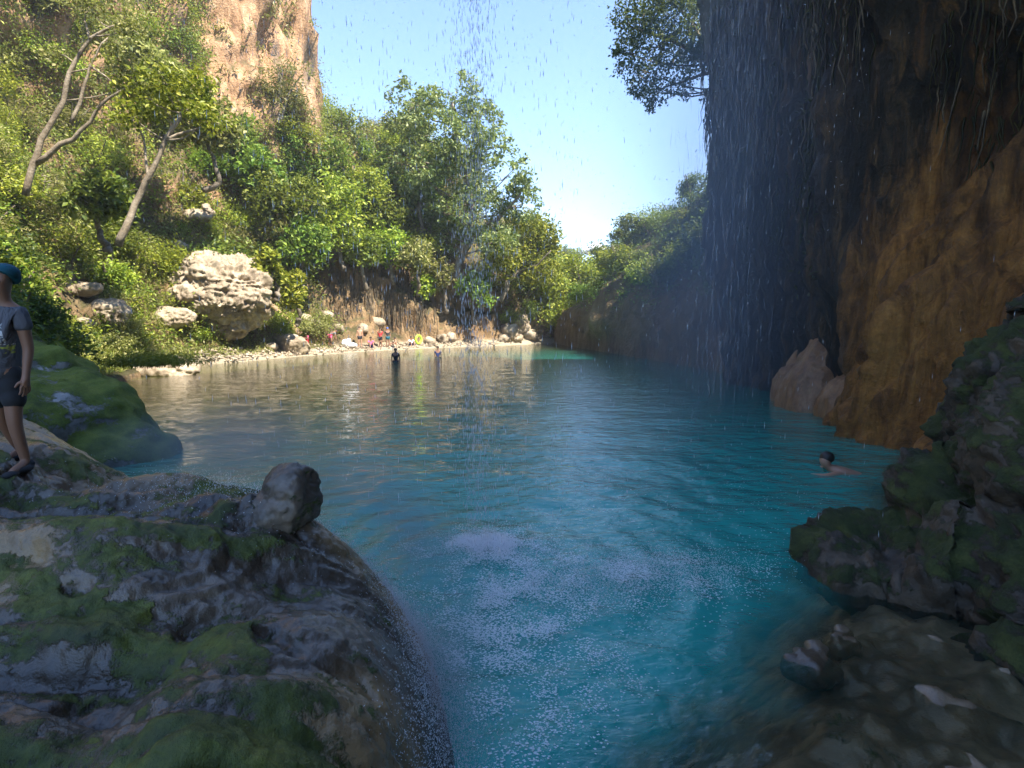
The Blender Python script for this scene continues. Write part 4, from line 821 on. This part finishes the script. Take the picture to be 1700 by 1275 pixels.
me = remesh([((-.1, .015, .225), (.105, .1, .095))], .012, 1); link('hair', me, M['hair'], o)
tag(o, 'bare-chested person swimming towards open water near the flowstone', 'person')

# the boy on the ledge
def boy():
    g = hit(ledge_z, 40, 781); Yb = g[1]; s = Yb / FPX; o = empty('person', (g[0], g[1], g[2])); g = np.array(g)
    Q = lambda x, y, dy=0.: at(x, y, Yb) + np.array((0, dy, 0)) - g
    J = dict(pelvis=Q(6, 618), spine=Q(6, 575), chest=Q(6, 532), neck=Q(6, 502), jaw=Q(4, 484, -.02), head=Q(5, 466), crown=Q(6, 444, .01),
             shL=Q(33, 519), elL=Q(43, 580, .02), wrL=Q(50, 622, -.03), haL=Q(52, 636, -.04), shR=Q(-21, 519), elR=Q(-32, 578, .02), wrR=Q(-36, 622, -.04), haR=Q(-37, 636, -.05),
             hipL=Q(20, 630), knL=Q(31, 702, -.03), anL=Q(39, 768, .02), toeL=Q(47, 778, -.13), hipR=Q(-8, 630), knR=Q(-12, 700, .06), anR=Q(-16, 760, .22), toeR=Q(-14, 772, .1))
    rad = dict(pelvis=23, spine=22, chest=25, neck=9.5, jaw=13.5, head=18, crown=13, sh=11, el=8, wr=5.5, ha=6.5, hip=16, kn=10.5, an=7, toe=6.5)
    ks = list(J); rd = {k: (rad[k[:-1]] if k[-1] in 'LR' and k[:-1] in rad else rad[k]) * s for k in ks}; rd['chest'] = (25 * s, 17 * s); rd['spine'] = (22 * s, 16 * s); rd['pelvis'] = (23 * s, 17 * s)
    J['nose'] = J['jaw'] * .45 + J['head'] * .55 + np.array((0, -18.5 * s, -1 * s)); rd['nose'] = 3.2 * s; ks.append('nose'); E = list(E_BODY) + [('head', 'nose')]
    for sd2, sg in (('L', 1), ('R', -1)):                              # five fingers on each hand
        h = J['ha' + sd2]
        for f, (dx, dy, L) in enumerate(((-.006 * sg, -.030, .052), (-.003 * sg, -.012, .066), (0, .006, .062), (.002 * sg, .022, .048))):
            a, b, e = h + np.array((dx, dy, -.02)), h + np.array((dx - .002 * sg, dy, -.02 - L * .55)), h + np.array((dx - .014 * sg, dy - .004, -.02 - L))
            for q, p in enumerate((a, b, e)): J['f%s%d%d' % (sd2, f, q)] = p; rd['f%s%d%d' % (sd2, f, q)] = (.0085, .008, .0065)[q]; ks.append('f%s%d%d' % (sd2, f, q))
            E += [('ha' + sd2, 'f%s%d0' % (sd2, f)), ('f%s%d0' % (sd2, f), 'f%s%d1' % (sd2, f)), ('f%s%d1' % (sd2, f), 'f%s%d2' % (sd2, f))]
        t0 = h + np.array((-.018 * sg, -.03, .012)); t1 = t0 + np.array((-.012 * sg, -.018, -.035)); J['t0' + sd2] = t0; J['t1' + sd2] = t1; rd['t0' + sd2] = .01; rd['t1' + sd2] = .0075; ks += ['t0' + sd2, 't1' + sd2]
        E += [('ha' + sd2, 't0' + sd2), ('t0' + sd2, 't1' + sd2)]
    b = part_skin('body', J, ks, E, rd, M['skin'], o, 2)
    J['hem'] = Q(6, 605); J['hem2'] = Q(6, 634); J['slL'] = Q(39, 552, .01); J['slR'] = Q(-27, 552, .01); J['coll'] = Q(6, 512)
    m = NT('printed_tshirt'); p = m.obj(); sx = m.n('SeparateXYZ'); m.put(sx, '0', p); cx, cz = float(Q(8, 560)[0]), float(Q(8, 560)[2])
    v = m.noise(p, 22, 4, .6, 1.5); rx = m.math('ABSOLUTE', m.math('SUBTRACT', sx.outputs[0], cx)); rz = m.math('ABSOLUTE', m.math('SUBTRACT', sx.outputs[2], cz))
    inside = m.math('MULTIPLY', m.math('LESS_THAN', rx, 17 * s), m.math('LESS_THAN', rz, 26 * s)); front = m.math('LESS_THAN', sx.outputs[1], .0)
    msk = m.math('MULTIPLY', m.math('MULTIPLY', inside, front), m.ramp(v, [(.5, 0.), (.56, 1.)]))
    pc = m.mix(m.math('LESS_THAN', sx.outputs[2], cz - 12 * s), (.55, .58, .6), (.4, .45, .08)); cc = m.mix(msk, (.10, .105, .125), pc)
    tm = m.end(m.bsdf(cc, .85, m.bump(m.noise(m.map(p, (1, 1, .5)), 9, 3, .6, 1.), .9, .06)))
    ks = ['chest', 'spine', 'hem', 'hem2', 'coll', 'shL', 'shR', 'slL', 'slR']
    part_skin('shirt', J, ks, [('chest', 'spine'), ('spine', 'hem'), ('hem', 'hem2'), ('chest', 'coll'), ('chest', 'shL'), ('chest', 'shR'), ('shL', 'slL'), ('shR', 'slR')], {k: v for k, v in dict(chest=(29 * s, 20.5 * s), spine=(28 * s, 20 * s), hem=(29 * s, 22 * s), hem2=(31 * s, 24 * s), coll=(15 * s, 12 * s), shL=13.5 * s, shR=13.5 * s, slL=13 * s, slR=13 * s).items()}, tm, o, 2)
    me = remesh([(Q(6, 622), (28 * s, 20.5 * s, 24 * s)), (Q(18, 640), (19 * s, 20 * s, 26 * s)), (Q(-8, 640), (19 * s, 20 * s, 26 * s)), (Q(25, 660, -.01), (16 * s, 17 * s, 22 * s)), (Q(-11, 660, .03), (17 * s, 18 * s, 22 * s))], .008, 4); link('shorts', me, FAB['black'], o)
    c = Q(6, 452, .005); me = remesh([(c, (19.5 * s, 20.5 * s, 15 * s)), (c + np.array((0, 10 * s, -8 * s)), (15 * s, 11 * s, 12 * s))], .008, 1); V = coords(me); V[:, 2] = np.maximum(V[:, 2], c[2] - 10 * s - .6 * (V[:, 1] - c[1])); setco(me, V); link('headscarf', me, FAB['teal'], o)
    for sg in (-1, 1):
        me = remesh([((0, 0, 0), (3. * s, 2 * s, 1.8 * s))], .003, 1); e = link('eye', me, M['hair'], o); e.location = J['head'] + np.array((sg * 7.5 * s, -15.5 * s, -3 * s))
    me = remesh([((0, 0, 0), (6 * s, 2 * s, 1.4 * s))], .003, 1); e = link('mouth', me, plain('lips', (.3, .1, .08)), o); e.location = J['jaw'] + np.array((0, -12.5 * s, 0))
    for sd2 in 'LR':
        a, t = J['an' + sd2], J['toe' + sd2]; me = remesh([((t + a) / 2 + np.array((0, .02, -.02)), (10 * s, 22 * s, 7 * s)), (t + np.array((0, .0, -.005)), (10 * s, 12 * s, 6 * s)), (a + np.array((0, .01, -.02)), (9 * s, 10 * s, 9 * s))], .008, 2); link('shoe', me, FAB['black'], o)
    tag(o, 'boy in a grey printed t-shirt, black shorts and teal headscarf standing on the ledge', 'person')
boy()

# ------------------------------------------------------------------ falling water, spray and foam
def dropmat(name, c, tr):
    m = NT(name); d = m.bsdf(c, .15, spec=.8); t = m.n('BsdfTransparent'); x = m.n('MixShader'); x.inputs[0].default_value = tr
    l = m.n('BsdfTranslucent'); m.put(l, 'Color', c); y = m.n('MixShader'); y.inputs[0].default_value = .5; m.t.links.new(d, y.inputs[1]); m.t.links.new(l.outputs[0], y.inputs[2])
    m.t.links.new(y.outputs[0], x.inputs[1]); m.t.links.new(t.outputs[0], x.inputs[2]); return m.end(x.outputs[0])
M['drop'] = dropmat('falling_drops', (.85, .88, .92), .35); M['veil'] = dropmat('water_veil', (.7, .76, .88), .68); M['spray'] = dropmat('fine_spray', (.95, .96, .98), .15); M['foam'] = dropmat('foam', (.93, .95, .97), .0)
def drops(name, P, rad, ln, mat, label, r, slant=.05):
    n = len(P); rad = np.broadcast_to(rad, (n,)) * r.uniform(.6, 1.3, n); ln = np.broadcast_to(ln, (n,)) * r.uniform(.5, 1.4, n)
    d = np.stack([r.normal(size=n) * slant, r.normal(size=n) * slant, np.ones(n)], 1) * (ln * .5)[:, None]
    a = np.stack([rad, 0 * rad, 0 * rad], 1); b = np.stack([0 * rad, rad, 0 * rad], 1)
    V = np.stack([P + d, P + a - d * .3, P + b - d * .3, P - a - d * .3, P - b - d * .3, P - d], 1).reshape(-1, 3)
    f = np.array([(0, 1, 2), (0, 2, 3), (0, 3, 4), (0, 4, 1), (5, 2, 1), (5, 3, 2), (5, 4, 3), (5, 1, 4)])
    mb = MB(); mb.add(V, None, (f[None] + np.arange(n)[:, None, None] * 6).reshape(-1, 3)); o = mb.build(name, M[mat]); tag(o, label, 'water', kind='stuff'); return o
r = np.random.default_rng(21)
n = 2600; P = np.stack([SPL[0][0] - .05 + r.normal(size=n) * .11, SPL[0][1] + r.normal(size=n) * .12, r.uniform(.1, 6, n)], 1)
n = 1500; P2 = np.stack([r.uniform(-2.4, .6, n), r.uniform(3.2, 5.6, n), r.uniform(-.0, 6, n)], 1); P2 = P2[P2[:, 2] > np.maximum(0, ledge_z(P2[:, 0], P2[:, 1]))]
n = 700; P3 = np.stack([r.uniform(-1, 4, n), r.uniform(4, 9, n), r.uniform(0, 9, n)], 1)
drops('falling_water', np.concatenate([P, P2, P3]), .0028, .06, 'drop', 'thin strings of water dripping from the cave roof', r)
n = 2600; k = r.random(n) ** .8; P = np.stack([3.2 + 4.9 * k + r.normal(size=n) * .45, 8.5 + 10.2 * k + r.normal(size=n) * .5, r.uniform(0, 16, n)], 1)
drops('water_curtain', P, .0038, .5, 'veil', 'veil of water falling along the edge of the cave wall', r, .06)
n = 2200; P = np.stack([r.uniform(-4.5, 5, n), r.uniform(6, 12, n), r.uniform(3.5, 12, n)], 1); drops('scattered_drops', P, .0065, .016, 'drop', 'loose drops of water in the air against the sky', r, .9)
# spray bouncing off the rim of the ledge
n = 34000; t = np.where(r.random(n) < .5, r.uniform(.33, .66, n), r.normal(.53, .06, n)) * (len(EDGE) - 1); i = t.astype(int); E0 = EDGE[i] + (EDGE[i + 1] - EDGE[i]) * (t - i)[:, None]
ce = np.array((-3.5, 1.0)); inw = ce - E0; inw /= np.linalg.norm(inw, axis=1)[:, None]; q = E0 + inw * (r.normal(size=n) * .13 + .16)[:, None]
P = np.stack([q[:, 0], q[:, 1], np.maximum(.02, ledge_z(q[:, 0], q[:, 1])) + r.exponential(.06, n)], 1); drops('ledge_spray', P, .0019, .007, 'spray', 'fine spray bouncing off the rim of the rock ledge', r, .8)
n = 9000; q = np.stack([r.normal(-1.7, .55, n), r.normal(3.7, .35, n)], 1); q = q[edge_dist(q[:, 0], q[:, 1]) > .1]; P = np.stack([q[:, 0], q[:, 1], ledge_z(q[:, 0], q[:, 1]) + r.exponential(.04, len(q))], 1); drops('ledge_splash', P, .0022, .007, 'spray', 'splashing drops around the lone boulder', r, .8)
# splashes where the strings of water hit the pool
for c, nn, sx, sy, an in ((SPL[0], 6000, .3, .18, 0), (SPL[1], 9000, .62, .22, .25)):
    u = r.normal(size=nn) * sx; v = r.normal(size=nn) * sy; P = np.stack([c[0] + u * math.cos(an) - v * math.sin(an), c[1] + u * math.sin(an) + v * math.cos(an), .03 + r.exponential(.05, nn) * np.exp(-(u / sx) ** 2 / 3)], 1)
    drops('splash', P, .0032, .009, 'spray', 'burst of white drops where falling water hits the pool' if an == 0 else 'wide low burst of white drops beside the stronger splash', r, .7)
def foam():
    n = 130000; P = np.concatenate([np.stack([r.normal(SPL[0][0], .36, n // 4), r.normal(SPL[0][1], .2, n // 4)], 1), np.stack([r.normal(SPL[1][0], .6, n // 6), r.normal(SPL[1][1] + .05, .24, n // 6)], 1), np.stack([r.normal(.0, .4, n // 2), r.normal(3.75, .75, n // 2)], 1), np.stack([r.uniform(-.6, 4.2, n // 16), r.uniform(2.6, 8, n // 16)], 1)])
    cl = fbm(stk(P[:, 0] * 3.5, P[:, 1] * 3.5, 0 * P[:, 0]), 3); P = P[(.6 * cl + r.normal(size=len(P)) * .32 + .42 * np.exp(-((P[:, 0] - SPL[0][0]) / .3) ** 2 - ((P[:, 1] - SPL[0][1]) / .2) ** 2) + .05 * np.exp(-((P[:, 0] - SPL[1][0]) / .6) ** 2 - ((P[:, 1] - SPL[1][1]) / .25) ** 2) > .25) & (edge_dist(P[:, 0], P[:, 1]) < .05) & (shelf_z(P[:, 0], P[:, 1]) < -.75)]; m = len(P); sz = r.uniform(.002, .0075, m)[:, None]; a = r.uniform(0, 6.28, m)[:, None]
    th = a + np.array([[0, 1.3, 2.9, 4.4]]) + r.normal(size=(m, 4)) * .3; V = np.stack([P[:, :1] + np.cos(th) * sz * 1.5, P[:, 1:] + np.sin(th) * sz, np.broadcast_to(.02 + .03 * r.random((m, 1)) + (.07 * np.exp(-np.hypot(P[:, 0] - SPL[0][0], P[:, 1] - SPL[0][1]) ** 2 / .18) + .045 * np.exp(-np.hypot(P[:, 0] - SPL[1][0], P[:, 1] - SPL[1][1]) ** 2 / .18))[:, None], th.shape)], -1)
    mb = MB(); mb.add(V.reshape(-1, 3), np.arange(m * 4).reshape(m, 4)); o = mb.build('foam', M['foam']); tag(o, 'flecks of white foam drifting on the pool', 'foam', kind='stuff')
foam()

# drifting mist where the water falls
def mist(loc, scale, rz, dens, label):
    me = remesh([((0, 0, 0), (1, 1, 1))], .08, 0); m = NT('waterfall_mist'); p = m.obj()
    g = m.n('TexGradient', gradient_type='SPHERICAL'); m.put(g, '0', p)
    v = m.n('VolumePrincipled'); m.put(v, 'Color', (.9, .93, 1.0)); m.put(v, 'Anisotropy', .3)
    m.put(v, 'Density', m.math('MULTIPLY', m.math('POWER', g.outputs[1], 1.4), dens)); m.t.links.new(v.outputs[0], m.out.inputs['Volume'])
    o = link('waterfall_mist', me, m.m); o.location = loc; o.scale = scale; o.rotation_euler = (0, 0, rz); tag(o, label, 'mist', kind='stuff')
mist((5.9, 15, 4.5), (3.8, 8.5, 9), -.42, .12, 'thin drifting mist around the falling curtain of water')
mist((-.30, 2.75, .55), (.3, .65, .6), .1, .5, 'mist rising off the lower rim of the rock ledge')
mist((-.72, 3.55, .78), (.38, .75, .5), .65, 1.2, 'mist rising off the rounded rim of the rock ledge')
mist((-1.35, 4.1, .95), (.75, .5, .42), 0, 1.2, 'mist rising off the rim beside the lone boulder')
mist((-2.5, 4.5, 1.2), (1.4, .8, .5), 0, 1.0, 'mist drifting along the far edge of the ledge')
def cloud():
    c = at(988, 414, 2000.); me = remesh([((0, 0, 0), (34, 30, 18)), ((22, 0, -6), (26, 24, 14)), ((-26, 0, -6), (26, 24, 12)), ((6, 0, 14), (18, 18, 14))], 3., 2); V = coords(me); setco(me, V + normals(me) * (5 * fbm(V * .05, 4))[:, None])
    o = link('cloud', me, plain('cloud_white', (.9, .9, .9), .9, .02)); o.location = c; tag(o, 'small white cloud low over the valley', 'cloud')
cloud()

# haze that pales the far trees
def haze():
    mb = MB(); a, b = np.array((-330., -30., -4.5)), np.array((330., 680., 75.)); V = [(x, y, z) for x in (a[0], b[0]) for y in (a[1], b[1]) for z in (a[2], b[2])]
    mb.add(V, [(0, 1, 3, 2), (4, 6, 7, 5), (0, 4, 5, 1), (2, 3, 7, 6), (0, 2, 6, 4), (1, 5, 7, 3)]); m = NT('haze'); v = m.n('VolumePrincipled'); m.put(v, 'Color', (.93, .95, 1.)); m.put(v, 'Density', .0008); m.t.links.new(v.outputs[0], m.out.inputs['Volume'])
    o = mb.build('haze', m.m, None, False); tag(o, 'thin pale haze filling the gorge', 'haze', kind='stuff')
haze()
